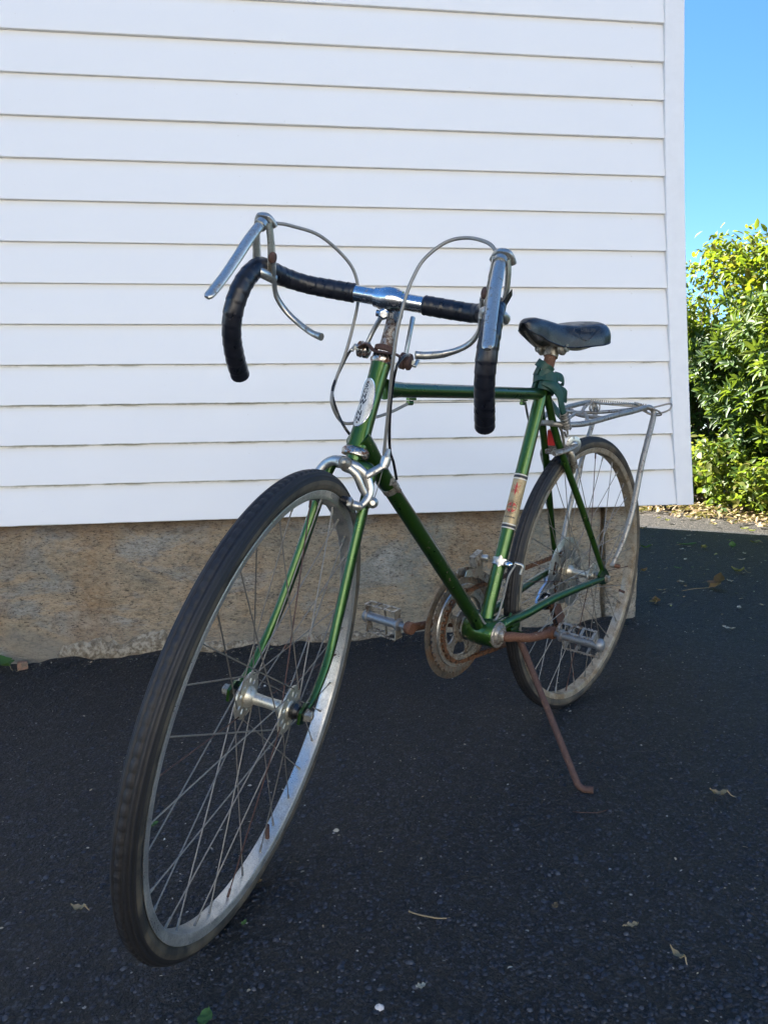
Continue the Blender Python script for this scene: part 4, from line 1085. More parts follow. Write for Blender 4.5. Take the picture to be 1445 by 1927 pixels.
# loose end of tape on the left bend
m = MB(); P_ = [V(.905, .189, .588), V(.902, .192, .600), V(.899, .195, .610), V(.896, .198, .618), V(.893, .201, .627)]; W_ = [.010, .0105, .010, .009, .007]
vs_ = []
for q, w_ in zip(P_, W_):
    for a_ in (-1, 1):
        for t_ in (-1, 1): vs_.append(np.asarray(q)+V(.7, .0, .5)*w_*a_+V(.3, .6, -.3)*.0012*t_)
fs_ = []
for i in range(4):
    a_ = i*4; fs_ += [(a_, a_+1, a_+5, a_+4), (a_+2, a_+6, a_+7, a_+3), (a_, a_+4, a_+6, a_+2), (a_+1, a_+3, a_+7, a_+5)]
fs_ += [(0, 2, 3, 1), (16, 17, 19, 18)]
m.add(vs_, fs_); part('loose_tape_end', m, M_tape, steer=2)

# stem-mounted shifters
m = MB(); cc_ = HT1+AX*.020
m.lathe([(0, .0168), (.001, .0182), (.009, .0182), (.010, .0165)], cc_, axis=AX, seg=24)
m.tube([cc_+V(.014, -.038, .002), cc_+V(.016, -.026, .010), cc_+V(.016, -.013, .002), cc_+V(.018, 0, .001), cc_+V(.016, .013, .002), cc_+V(.014, .026, .002), cc_+V(.010, .036, -.004)], [.010, .010, .009, .009, .009, .010, .010], 8, smooth=4, ref=(0, 0, 1), flat=.0022)
clamp = part('shifter_clamp', m, M_rust_brown, steer=1)
sh = []
for s, z in ((1, -.002), (-1, .004)):
    c_ = V(.778, s*.037, .503+z)
    b = MB(); b.lathe([(-.010, .010), (-.008, .0135), (-.001, .0140), (0, .0115), (.003, .0115), (.004, .0140), (.009, .0130), (.011, .009)], c_, axis=(0, s, 0), seg=18); b.xf(S); part('shifter_barrel', b, M_chrome_worn if s < 0 else M_rust_brown, clamp)
    b = MB(); b.box(c_+V(0, s*.018, 0), (.020, .006, .006), roty(.6), bev=.002); b.box(c_+V(0, s*.013, 0), (.007, .008, .007)); b.xf(S); part('wing_screw', b, M_alloy, clamp)
    tip = V(.752, s*.024, .566) if s < 0 else V(.752, s*.029, .571)
    b = MB(); b.tube([c_+V(.0, -s*.002, .004), c_*.45+tip*.55+V(.004, 0, 0), tip], [.0062, .0050, .0056], 12, smooth=5, ref=(0, 1, 0), flat=[.0035, .0038, .0042]); b.xf(S); part('shift_lever', b, M_alloy)
    bpy.data.objects['shift_lever' if s > 0 else 'shift_lever.001'].location = UP

# cables
def cable(name, pts, r, mat, steered_upto=None, ends=True):
    q = [S(p_) if (steered_upto is None or i < steered_upto) else np.asarray(p_, float) for i, p_ in enumerate(pts)]
    m_ = MB(); m_.tube(q, r, 10, smooth=8); return part(name, m_, mat, angle=80)
cable('brake_cable', [V(.905, .1755, .6654), V(.897, .1661, .6792), V(.890, .1518, .6874), V(.880, .1224, .6906), V(.880, .0931, .6809), V(.888, .0684, .6543), V(.897, .0586, .6260), V(.905, .0546, .5949), V(.910, .0525, .5492), V(.905, .053, .496), V(.882, .051, .438), V(.860, .050, .370), V(.852, .050, .345)], .0027, M_cable)
cable('brake_cable', [V(.900, -.177, .6676), V(.885, -.167, .6714), V(.868, -.1527, .6723), V(.830, -.1235, .6689), V(.795, -.0924, .6474), V(.780, -.0723, .6230), V(.775, -.0622, .5870), V(.780, -.0614, .5440), V(.790, -.0636, .4956), V(.805, -.0685, .4465), V(.830, -.060, .4188), V(.8439-.01, -.052, .400), V(.8224, -.040, .3913), V(.786, -.026, .3990), V(.745, -.016, .410), V(.705, -.010, .425)], .0027, M_cable, steered_upto=11)
cable('bare_brake_cable', [V(.705, -.010, .4265), V(.55, -.008, .428), V(.40, -.007, .4295), V(.315, -.006, .431)], .0008, M_spoke, 0)
for x in (.700, .318):
    m = MB(); m.box(V(x, -.006, .4335), (.020, .007, .004)); m.lathe([(-.006, .0042), (.006, .0042)], V(x, -.009, .4265), axis=(1, 0, 0), seg=10); part('cable_stop', m, M_green)
cable('shift_cable', [V(.778, -.052, .5085), V(.768, -.064, .500), V(.778, -.071, .472), V(.818, -.066, .4345), V(.835, -.052, .408), V(.832, -.034, .381), V(.805, -.026, .352), V(.766, -.020, .300)], .0024, M_black, steered_upto=4)
cable('shift_cable', [V(.800, .046, .5125), V(.836, .048, .510), V(.862, .047, .492), V(.8440, .042, .4514), V(.8117, .041, .3931), V(.7980, .032, .352), V(.781, .026, .330), V(.764, .020, .300)], .0024, M_black, steered_upto=4)
dd = nrm(BB-O_)
m = MB(); q = V(.757, 0, .2835); m.lathe([(-.006, .0158), (.006, .0158)], q, axis=nrm(V(.452, 0, -.035)-V(.842, 0, .372)), seg=24)
for s in (1, -1): m.lathe([(-.008, .0045), (.012, .0045)], q+V(.006, s*.019, .004), axis=dd, seg=10)
m.box(q+V(.012, .010, .012), (.01, .01, .012)); part('cable_stop_clamp', m, M_alloy_dirty)
for s in (1, -1):
    cable('bare_shift_cable', [q+V(.003, s*.018, .004), V(.62, s*.017, .150), BB+V(.030, s*.012, .035)], .0007, M_spoke, 0)
cable('shift_cable', [BB+V(.038, .012, .048), BB+V(.015, .016, .022), BB+V(-.018, .020, .028), BB+V(-.035, .022, .062), BB+V(-.040, .030, .115), BB+V(-.055, .036, .140)], .0024, M_cable, 0)
cable('shift_cable', [V(.052, -.070, -.03), V(.025, -.085, -.004), V(-.02, -.09, -.012), V(-.05, -.086, -.06), V(.0, -.082, -.10)], .0024, M_cable, 0)

# front brake: side-pull caliper
m = MB(); pv = V(.886, 0, .334)
m.lathe([(-.03, .005), (.004, .005)], pv, axis=(1, 0, .39), seg=10); m.lathe([(.0, .009), (.003, .011), (.009, .010), (.012, .0065), (.016, .006), (.018, .003)], pv, axis=(1, 0, .39), seg=16)
fb = part('front_brake', m, M_alloy_dirty, steer=1)
def arm(pts, r, nm='brake_arm', par=None, st=True, mat=None):
    b = MB(); b.tube(pts, r, 12, smooth=6, ref=(1, 0, .3), flat=[x*.62 for x in r])
    if st: b.xf(S)
    return part(nm, b, mat or M_alloy, par or fb)
arm([pv+V(0, 0, 0), pv+V(-.002, .018, -.002), pv+V(-.006, .036, -.016), pv+V(-.004, .045, -.036), pv+V(.004, .042, -.052), pv+V(.010, .034, -.062)], [.0090, .0082, .0078, .0070, .0064, .0060])
arm([pv+V(-.004, .034, -.012), pv+V(-.014, .048, .000), pv+V(-.020, .056, .008)], [.0075, .0065, .0065])
arm([pv+V(.004, 0, 0), pv+V(.003, .020, -.012), pv+V(.000, .034, -.034), pv+V(-.006, .050, -.050)], [.0075, .0066, .0060, .0056])
arm([pv+V(.004, 0, 0), pv+V(.000, -.018, .002), pv+V(-.002, -.034, -.008), pv+V(.004, -.044, -.028), pv+V(.014, -.040, -.048), pv+V(.022, -.030, -.058)], [.0090, .0082, .0078, .0070, .0064, .0060])
b = MB(); b.lathe([(-.008, .0068), (0, .0085), (.010, .0085), (.012, .005)], pv+V(-.022, .056, .010), axis=AX, seg=12)
b.lathe([(.011, .0055), (.018, .0045), (.024, .0036)], pv+V(-.022, .056, .010), axis=AX, seg=10); b.xf(S); part('barrel_adjuster', b, M_alloy, fb)
b = MB(); b.lathe([(-.006, .0085), (.004, .0092), (.007, .007), (.009, .0045), (.012, .004)], pv+V(-.006, .052, -.052), axis=(1, .3, .2), seg=14); b.xf(S); part('anchor_bolt', b, M_alloy, fb)
b = MB(); b.tube([pv+V(-.026, .0535, .0), pv+V(-.012, .052, -.045), pv+V(-.004, .044, -.072), pv+V(-.008, .040, -.080)], .0007, 5, smooth=4); b.xf(S); part('cable_tail', b, M_spoke, fb)
for s in (1, -1):
    c_ = V(.912, s*.0225, .279); t_ = nrm(V(.279, 0, .1517)) # tangent to the rim
    b = MB(); R_ = np.stack([t_, V(0, 1, 0), np.cross(t_, V(0, 1, 0))], 1)
    b.box(c_, (.050, .010, .011), R_, bev=.002); b.xf(S); part('brake_pad', b, M_black, fb)
    b = MB(); b.box(c_+V(0, s*.006, 0), (.034, .005, .015), R_, bev=.001); b.tube([c_+V(0, s*.006, 0), c_+V(0, s*.024, 0)], .0035, 8); b.lathe([(.010, .0075), (.013, .0078), (.019, .006), (.023, .005), (.025, .002)], c_, axis=(0, s, 0), seg=12)
    b.xf(S); part('pad_holder', b, M_alloy, fb)
    b = MB(); b.box(c_+V(-.012, s*.012, -.004)+t_*(-.012), (.026, .003, .012), R_, bev=.001); b.xf(S); part('pad_tab', b, M_alloy, fb)

# rear brake
pr_ = V(.172, 0, .322)
m = MB(); m.lathe([(-.01, .006), (.016, .006)], pr_, axis=(-1, 0, .3), seg=10); m.box(pr_+V(.018, 0, -.004), (.014, .028, .012), bev=.002)
rb_ = part('rear_brake', m, M_alloy_dirty)
for s in (1, -1):
    arm([pr_+V(.004, 0, 0), pr_+V(.0, s*.020, .004), pr_+V(-.006, s*.036, -.010), pr_+V(-.022, s*.036, -.040), pr_+V(-.030, s*.028, -.054)], [.010, .009, .008, .007, .006], par=rb_, st=False, mat=M_alloy_dirty)
    c_ = V(.138, s*.0215, .284); t_ = nrm(V(-.284, 0, .138)); R_ = np.stack([t_, V(0, 1, 0), np.cross(t_, V(0, 1, 0))], 1)
    b = MB(); b.box(c_, (.046, .009, .011), R_, bev=.002); part('brake_pad', b, M_black, rb_)
    b = MB(); b.box(c_+V(0, s*.006, 0), (.030, .004, .014), R_, bev=.001); b.lathe([(.006, .007), (.016, .005), (.020, .003)], c_, axis=(0, s, 0), seg=12); part('pad_holder', b, M_alloy_dirty, rb_)
arm([V(.235, .028, .318), V(.20, .036, .3235), V(.172, .039, .3285), V(.158, .038, .3315)], [.0085, .008, .008, .009], par=rb_, st=False, mat=M_alloy_dirty)
m = MB(); m.lathe([(0, .0175), (.001, .0205), (.0025, .0205), (.0035, .0175), (.004, .010), (.007, .009), (.009, .004)], V(.150, .030, .3335), axis=(.45, .9, -.05), seg=36); part('quick_release_disc', m, M_alloy, rb_)
m = MB(); m.lathe([(0, .0048), (.003, .0045), (.004, .002)], V(.1545, .0385, .333), axis=(.45, .9, -.05), seg=10); part('disc_bolt', m, M_rust, rb_)
cable('rear_brake_housing', [V(.315, -.006, .431), V(.27, -.03, .425), V(.23, -.045, .395), V(.19, -.050, .345)], .0027, M_cable, 0)

# kickstand
m = MB(); kb = V(.4309, .2350, -.3128); 
ka = V(.3354, .026, -.079); kd = nrm(kb-ka)
m.tube([V(.362, .020, -.062), ka, ka+kd*.02, ka+kd*.10, ka+kd*.20, kb-kd*.022, kb-kd*.004, kb+V(-.004, .010, -.0035), V(.4215, .262, -.3135)], [.012, .0092, .0078, .0070, .0068, .0068, .0068, .0070, .0072], 14, smooth=4)
part('kickstand', m, M_rust_brown)
m = MB(); m.box(BB+V(-.075, 0, -.012), (.030, .066, .022), bev=.004); m.tube([BB+V(-.088, -.02, -.02), BB+V(-.088, .042, -.022)], .010, 14); part('kickstand_plate', m, M_green)
m = MB(); m.tube([BB+V(-.072, .026, .018), BB+V(-.062, .028, .030), BB+V(-.052, .030, .018), BB+V(-.060, .030, .006)], .0028, 8, smooth=5); part('frame_hook', m, M_green)

# rack -----------------------------------------------------------------
Lr = [V(.232, .008, .3835), V(.215, .022, .3815), V(.19, .040, .3811), V(.1294, .052, .3844), V(.0035, .064, .4015), V(-.0782, .068, .4098), V(-.150, .070, .4185), V(-.180, .073, .4180), V(-.1897, .078, .4054), V(-.1774, .080, .3759), V(-.1316, .082, .2819), V(-.0898, .085, .164), V(-.0575, .080, .0856), V(-.0236, .072, .0295)]
Rr_ = [V(.232, -.008, .3835), V(.205, -.024, .3890), V(.165, -.036, .3990), V(.0994, -.046, .4073), V(.0231, -.056, .4152), V(-.1062, -.066, .4267), V(-.160, -.072, .4200), V(-.1780, -.077, .4060), V(-.1782, -.078, .3853), V(-.128, -.080, .276), V(-.0693, -.080, .1272), V(-.0287, -.072, .0398), V(-.012, -.068, .018)]
m = MB(); m.tube(Lr, [.0064]*3+[.0068]*6+[.0074]*3+[.0066, .0055], 12, smooth=6); rack = part('rack', m, M_galv)
m = MB(); m.tube(Rr_, .0066, 12, smooth=6); part('rack_rail', m, M_galv, rack)
m = MB()                                                # toothed rear cross plate
a, b = V(-.118, -.064, .4275), V(-.165, .068, .4200); d = nrm(b-a)
nt_ = 26
for i in range(nt_):
    c_ = a+(b-a)*(i+.5)/nt_; Lc = np.linalg.norm(b-a)/nt_
    R_ = np.stack([d, nrm(np.cross(V(0, 0, 1), d)), V(0, 0, 1)], 1)
    m.box(c_+V(0, 0, -.001), (Lc*1.02, .010, .006), R_)
    m.box(c_+V(0, 0, .0048), (Lc*.5, .007, .0065), R_)
part('clip_jaw', m, M_galv, rack)
for pts_ in ([V(.10, -.044, .408), V(.02, -.01, .404), V(-.06, .03, .409), V(-.14, .062, .417)],
             [V(.13, .050, .386), V(.06, .015, .396), V(-.01, -.03, .408), V(-.10, -.062, .424)],
             [V(.19, .036, .382), V(.12, .0, .3925), V(.05, -.022, .402), V(.02, -.052, .412)],
             [V(.06, -.050, .4115), V(.052, 0, .397), V(.05, .058, .395)]):
    m = MB(); m.tube(pts_, .0045, 8, smooth=6); part('rack_wire', m, M_galv, rack)
m = MB(); cc_ = V(.005, -.010, .420); m.tube([cc_+V(math.cos(t)*.011, t*.0016, math.sin(t)*.011) for t in np.linspace(0, 6*math.pi, 60)], .0019, 7)
m.tube([V(.014, .012, .428), V(-.05, .02, .426), V(-.11, .045, .428), V(-.150, .050, .424), V(-.180, .055, .410), V(-.190, .075, .400), V(-.183, .100, .402), V(-.165, .098, .412), V(-.150, .075, .421), V(-.175, .040, .424), V(-.200, .046, .420)], .0024, 8, smooth=6)
m.tube([V(-.155, .040, .430), V(-.180, .050, .424), V(-.200, .060, .404), V(-.208, .085, .405), V(-.215, .108, .415), V(-.222, .108, .430), V(-.210, .085, .424), V(-.190, .06, .414)], .0024, 8, smooth=6)
part('spring_clip', m, M_galv, rack)
for s in (1, -1):
    m = MB(); m.tube([V(.215, s*.024, .3815), V(.20, s*.026, .365), V(.185, s*.026, .335), V(.165, s*.022, .300)], .0032, 8, smooth=4); part('rack_strut', m, M_galv, rack)
m = MB(); m.box(V(.232, 0, .384), (.012, .040, .012), bev=.002); part('rack_clamp', m, M_galv, rack)
m = MB(); m.extr([(.203, .366), (.190, .370), (.184, .338), (.198, .332)], -.008, .010); part('rear_reflector', m, M_redpl)
m = MB(); m.lathe([(0, .0055), (.020, .005), (.022, .003)], V(-.026, .070, .030), seg=10); part('rack_bolt', m, M_rust)
m = MB(); m.lathe([(-.006, .0068), (.004, .0075), (.006, .004)], V(-.026, .074, .030), seg=10); part('eyelet', m, M_galv)

# ------------------------------------------------------------------ strap tied round the seat post (its own thing)
def bw(q): return Rb@np.asarray(q, float)+tb
strap_c = bw(SC+V(-.01, 0, .04))
strap = empty('strap', tuple(strap_c))
set_props(strap, 'green rubber strap knotted round the seat post under the saddle', 'strap')
def sw(mb): mb.xf(lambda q: bw(q)-strap_c); return mb
def ribbon(pts, w_, th, smooth=6, up=None):
    """flat band; widths w_, thickness th, flat side set by up"""
    b = MB(); b.tube(pts, w_ if hasattr(w_, '__len__') else [w_]*len(pts), 10, smooth=smooth, ref=up, flat=th); return b
c0 = SC+sx_*.030
def loop(c, r, tilt, y_off, w_, th, a0=0, a1=360, dz=0):
    P_ = []
    ax = nrm(sx_+V(0, tilt, 0)); e1 = nrm(V(1, 0, 0)-ax*ax[0]); e2 = np.cross(ax, e1)
    for t in np.linspace(math.radians(a0), math.radians(a1), 20): P_.append(c+e1*math.cos(t)*r*1.0+e2*math.sin(t)*r+ax*dz*t)
    b = MB(); 
    T = P_; m_ = len(T); vs_ = []; 
    for i, q in enumerate(T):
        rad = nrm(q-c-ax*((q-c).dot(ax))); wv = w_*(1+.08*math.sin(i*1.7))
        for (u, v) in ((-1, -1), (-.8, 0), (-1, 1), (1, 1), (1.1, 0), (1, -1)): vs_.append(q+rad*u*th+ax*v*wv)
    n = 6; fs = [(i*n+k, i*n+(k+1) % n, (i+1)*n+(k+1) % n, (i+1)*n+k) for i in range(m_-1) for k in range(n)]
    fs += [tuple(range(n-1, -1, -1)), tuple((m_-1)*n+k for k in range(n))]
    b.add(vs_, fs); return b
for args in ((c0+V(0, 0, .018), .021, .25, 0, .0095, .0022, 0, 350), (c0+V(-.002, .002, .006), .025, -.18, 0, .0105, .0022, 30, 390), (c0+V(0, 0, -.010), .0235, .10, 0, .0100, .0022, 0, 340), (c0+V(.002, 0, .034), .0185, .5, 0, .0080, .0020, -60, 200)):
    c_, r, tl, _, w_, th, a0, a1 = args
    mk('strap_loop', *(lambda b: (b.v, b.f))(sw(loop(c_, r, tl, 0, w_, th, a0, a1))), M_strap, strap, angle=40)
# loose flat ends sticking out at the back
mk('strap_end', *(lambda b: (b.v, b.f))(sw(ribbon([c0+V(-.010, .022, .016), c0+V(-.040, .020, .012), c0+V(-.062, .014, .004), c0+V(-.066, .004, -.004)], [.010, .0105, .0105, .009], [.002]*4, up=(0, 1, .3)))), M_strap, strap)
mk('strap_end', *(lambda b: (b.v, b.f))(sw(ribbon([c0+V(-.006, .024, -.010), c0+V(-.034, .030, -.022), c0+V(-.056, .026, -.030), c0+V(-.060, .012, -.018), c0+V(-.040, .010, -.006)], [.012, .014, .013, .012, .010], [.002]*5, up=(0, 1, 0)))), M_strap, strap)
# band running down to the hook on the seat stay
mk('strap_band', *(lambda b: (b.v, b.f))(sw(ribbon([c0+V(.022, .010, .004), c0+V(.012, .027, -.004), c0+V(-.010, .034, -.024), V(.232, .037, .425), V(.217, .037, .404)], [.010, .012, .0125, .011, .009], [.0035, .004, .004, .004, .005], up=(0, 1, 0)))), M_strap, strap)
mk('strap_band', *(lambda b: (b.v, b.f))(sw(ribbon([c0+V(-.018, -.010, -.02), V(.195, -.012, .430), V(.168, -.004, .405), V(.160, .008, .385), V(.180, .012, .372)], [.010, .010, .009, .0085, .007], [.003]*5, up=(0, 1, 0)))), M_strap, strap)
b = MB(); hx0, hx1 = V(.219, .037, .408), V(.199, .037, .372); dv = nrm(hx1-hx0); e1 = V(0, 1, 0); e2 = np.cross(dv, e1)
b.tube([hx0+(hx1-hx0)*t+(e1*math.cos(t*38)+e2*math.sin(t*38))*.0095 for t in np.linspace(0, 1, 90)], .0017, 6); b.tube([hx1, hx1+dv*.012, hx1+dv*.020+V(.008, 0, 0), hx1+dv*.012+V(.016, 0, .004)], .0024, 8, smooth=4)
b.tube([hx0, hx1], .0078, 10)
mk('spring_hook', *(lambda q: (q.v, q.f))(sw(b)), M_galv, strap)

# ------------------------------------------------------------------ vegetation
def leaf_mat(name, cols, trans=.45, rough=.5):
    M = Mat(name); gi = M.n('ShaderNodeNewGeometry'); oi = M.n('ShaderNodeObjectInfo')
    rnd = M.math('FRACT', M.math('ADD', gi.outputs['Random Per Island'], oi.outputs['Random']))
    n = len(cols); c = M.ramp(rnd, [((i+.5)/n, q) for i, q in enumerate(cols)], 'LINEAR')
    c = M.mix(M.ramp(M.noise(60, 3), [(.35, 0.0), (.75, .4)]), c, tuple(x*.6 for x in cols[0]))
    M.put('Base Color', c); M.put('Roughness', rough); M.put('Specular IOR Level', .28)
    tr = M.n('ShaderNodeBsdfTranslucent'); mx = M.n('ShaderNodeMixShader'); mx.inputs[0].default_value = trans
    M.l(M.mix(.35, c, (.35, .45, .02)), tr.inputs[0]); M.l(M.b.outputs[0], mx.inputs[1]); M.l(tr.outputs[0], mx.inputs[2])
    out = [q for q in M.t.nodes if q.type == 'OUTPUT_MATERIAL'][0]; M.l(mx.outputs[0], out.inputs[0]); return M.m
LF = np.array([[0, 0, 0], [.30, .42, .05], [.30, 0, -.02], [.30, -.42, .05], [.70, .36, .03], [.70, 0, -.06], [.70, -.36, .03], [1, 0, -.14]])
LT = np.array([[0, 2, 1], [0, 3, 2], [1, 2, 5], [1, 5, 4], [2, 3, 6], [2, 6, 5], [4, 5, 7], [5, 6, 7]])
def leaves_arrays(pos, fwd, nor, L, Wd):
    n = len(pos); fwd = fwd/np.linalg.norm(fwd, axis=1)[:, None]
    nor = nor-(nor*fwd).sum(1)[:, None]*fwd; nor /= np.linalg.norm(nor, axis=1)[:, None]+1e-9
    sd_ = np.cross(nor, fwd)
    P_ = pos[:, None]+LF[None, :, 0, None]*L[:, None, None]*fwd[:, None]+LF[None, :, 1, None]*Wd[:, None, None]*sd_[:, None]+LF[None, :, 2, None]*L[:, None, None]*nor[:, None]
    T = LT[None]+(np.arange(n)*8)[:, None, None]
    return P_.reshape(-1, 3), T.reshape(-1, 3)
HP0 = V(3.60, 5.85); hd = nrm(V(.32, -.947)); hn = V(.947, .32)      # hedge line and the direction into it
def hw_(s, d, z):                                                    # along, into, up -> world
    xy = HP0+hd*s+hn*d; return V(xy[0], xy[1], gz(xy[0], xy[1])+z)
def shrub(name, label, s0, s1, d0, d1, z0, z1, n_cl, per, L, Wd, cols, seed, droop=.2, nparts=70, trans=.45, topvar=.25, whorl=True, bark=None):
    g = np.random.default_rng(seed)
    base = hw_((s0+s1)/2, (d0+d1)/2, 0)
    root = empty(name, tuple(base)); set_props(root, label, 'shrub')
    mat = leaf_mat(name+'_leaf', cols, trans)
    # cluster centres: mostly in the shell facing out, uneven outline
    P_ = []; F_ = []; N_ = []; LL = []; WW = []; tips = []
    sun3 = np.array(SUN_DIR)
    ph = g.uniform(0, 6, 4)
    while len(tips) < n_cl:
        a, b, c = g.uniform(0, 1, 3)
        s = s0+(s1-s0)*a; 
        top = z1-topvar*(.5+.5*math.sin(s*3.1+ph[0]))-topvar*.5*(.5+.5*math.sin(s*8.3+ph[1]))
        z = z0+(top-z0)*(b**.85)
        front = d0+.22*math.sin(s*4.2+z*2.3+ph[2])+.12*math.sin(s*9+z*7+ph[3])+.10*((z-z0)/(z1-z0+.01)-.4)**2*4
        d = front+(d1-front)*c**1.9
        hole = math.sin(s*6.1+z*5.3+ph[1])*math.sin(z*6.7-s*3.1+ph[2])
        if hole > .55 and c < .35: continue
        tips.append(hw_(s, d, z))
    tips = np.array(tips)-base
    outd = -hn
    for t in tips:
        k = per+g.integers(-2, 3)
        ax = nrm(V(outd[0]*.55, outd[1]*.55, .55)+g.normal(0, .45, 3))
        h = V(0, 0, 1) if abs(ax[2]) < .9 else V(1, 0, 0); e1 = nrm(np.cross(ax, h)); e2 = np.cross(ax, e1); a0 = g.uniform(0, 6)
        for i in range(max(3, k)):
            if whorl:
                a = a0+2*math.pi*i/k+g.normal(0, .25); f = nrm(e1*math.cos(a)+e2*math.sin(a)+ax*g.uniform(.05, .8)); p_ = t+f*.01+ax*g.normal(0, .012)
                nn = nrm(ax+g.normal(0, .2, 3))
            else:
                f = nrm(g.normal(0, 1, 3)+V(0, 0, -.5)*droop*3+ax*.6); p_ = t+g.normal(0, L*.5, 3); nn = nrm(V(0, 0, .8)+ax*.6+g.normal(0, .5, 3))
            l = L*g.uniform(.6, 1.15)
            P_.append(p_); F_.append(f+V(0, 0, -droop*.3)); N_.append(nn); LL.append(l); WW.append(Wd*l/L*g.uniform(.8, 1.15))
    P_, F_, N_, LL, WW = map(np.array, (P_, F_, N_, LL, WW))
    # the leaves that show largest are parts of their own
    dist = np.linalg.norm(P_+base-V(0, 0, OZ), axis=1)
    ww = P_+base; r3, u3, f3 = np.array(r_), np.array(u_), np.array(f_); rel = ww-V(0, 0, OZ); dz = rel@f3
    px = 722+F*(rel@r3)/dz; py = 963-F*(rel@u3)/dz; vis = (px > 1290) & (px < 1460) & (py > 380) & (py < 960)
    order = np.argsort(np.where(vis, dist, 99)); pick = order[:nparts]; rest = order[nparts:]
    vv, tt = leaves_arrays(P_[rest], F_[rest], N_[rest], LL[rest], WW[rest])
    set_props(quad_mesh('foliage', vv, tt, mat, root), kind='stuff')
    one, ot = leaves_arrays(np.zeros((1, 3)), V(1, 0, 0)[None], V(0, 0, 1)[None], np.ones(1), np.array([Wd/L]))
    proto = quad_mesh('leaf', one, ot, mat, root); me = proto.data
    for j, i in enumerate(pick):
        f = nrm(F_[i]); nn = nrm(N_[i]-f*N_[i].dot(f)); sd2 = np.cross(nn, f)
        o = proto if j == 0 else proto.copy()
        if j: COL.objects.link(o)
        Mx = Matrix(((f[0]*LL[i], sd2[0]*LL[i], nn[0]*LL[i], P_[i][0]), (f[1]*LL[i], sd2[1]*LL[i], nn[1]*LL[i], P_[i][1]), (f[2]*LL[i], sd2[2]*LL[i], nn[2]*LL[i], P_[i][2]), (0, 0, 0, 1)))
        o.matrix_basis = Mx
    # stems
    b = MB(); ns = max(4, int((s1-s0)*5))
    for i in range(ns):
        foot = hw_(s0+(s1-s0)*(i+.5)/ns+g.normal(0, .05), (d0*.5+d1*.5)+g.normal(0, .1), z0-.03)-base
        for q in range(14):
            t = tips[g.integers(len(tips))]
            if abs((t-foot)@V(hd[0], hd[1], 0)) > .45: continue
            mid = foot*.5+t*.5+V(*g.normal(0, .06, 3)); b.tube([foot, mid, t], [.010, .005, .0016], 5, smooth=3)
    b.build('branches', bark or M_bark, root)
    return root
M_bark = simple('shrub_bark', (.12, .09, .065), .85, 0, 60, .5)
G = dict(
 dark=[(.035, .080, .018), (.048, .105, .024), (.055, .12, .028), (.07, .13, .025), (.065, .12, .035), (.03, .075, .016)],
 mid=[(.045, .10, .016), (.065, .135, .02), (.085, .16, .025), (.11, .175, .025), (.06, .12, .02), (.15, .18, .025)],
 yel=[(.08, .15, .012), (.12, .18, .014), (.13, .18, .012), (.18, .19, .012), (.07, .12, .012), (.22, .16, .02)],
 ivy=[(.05, .11, .02), (.08, .15, .025), (.12, .18, .03), (.17, .19, .03), (.10, .14, .02), (.20, .18, .05)])
shrub('shrub', 'tall loose shrub with yellow-green leaves reaching above the others beside the house corner', -1.3, 1.8, .10, .95, 1.05, 2.36, 1250, 7, .085, .040, G['yel'], 101, .35, 75, .5, .30, False)
shrub('shrub', 'broadleaf evergreen shrub with glossy leaf rosettes at the right edge', .15, 2.4, -.22, .75, .45, 1.95, 1150, 8, .115, .036, G['mid'], 102, .25, 75, .35, .25, True)
shrub('shrub', 'dark green evergreen shrub just right of the white corner board', -1.5, .35, .02, .85, .30, 1.75, 1150, 8, .100, .036, G['dark'], 103, .3, 75, .3, .3, True)
shrub('shrub', 'low light green bush along the foot of the taller shrubs', -1.4, 2.2, -.36, .45, .04, .62, 1250, 7, .070, .048, G['ivy'], 104, .15, 75, .45, .25, False)
# the dense row behind
def backrow():
    g = np.random.default_rng(9); n = 34000
    s = g.uniform(-17, 5.5, n); z = g.uniform(0.05, 1, n)**.8*(1.80+.2*np.sin(s*2.3)); d = g.uniform(.55, 1.7, n)
    xy = HP0[None]+hd[None]*s[:, None]+hn[None]*d[:, None]; P_ = np.stack([xy[:, 0], xy[:, 1], z+GZ+GX*xy[:, 0]+GY*xy[:, 1]], 1)
    v, t = leaves_arrays(P_, g.normal(0, 1, (n, 3)), g.normal(0, 1, (n, 3))+V(-.6, -.2, .6), g.uniform(.11, .19, n), g.uniform(.05, .08, n))
    o = quad_mesh('hedge_foliage', v, t, leaf_mat('back_leaf', G['dark'], .2)); set_props(o, kind='stuff'); o['label'] = 'dense dark foliage behind the shrubs'
backrow()
# leaf litter along the foot of the shrubs
def litter():
    g = np.random.default_rng(19); n = 3400
    s = g.uniform(-3.5, 4, n); d = -.38+g.normal(0, .17, n)-g.exponential(.05, n); xy = HP0[None]+hd[None]*s[:, None]+hn[None]*d[:, None]
    P_ = np.stack([xy[:, 0], xy[:, 1], GZ+GX*xy[:, 0]+GY*xy[:, 1]+g.uniform(.0, .045, n)*np.exp(-((d+.38)/.2)**2)+.004], 1)
    v, t = leaves_arrays(P_, g.normal(0, 1, (n, 3))*V(1, 1, .3), g.normal(0, .45, (n, 3))+V(0, 0, 1), g.uniform(.03, .08, n), g.uniform(.015, .035, n))
    o = quad_mesh('leaf_litter', v, t, leaf_mat('litter_leaf', [(.24, .16, .08), (.30, .22, .12), (.18, .11, .06), (.34, .26, .15), (.24, .21, .10), (.15, .10, .06)], .15, .7)); set_props(o, kind='stuff')
litter()
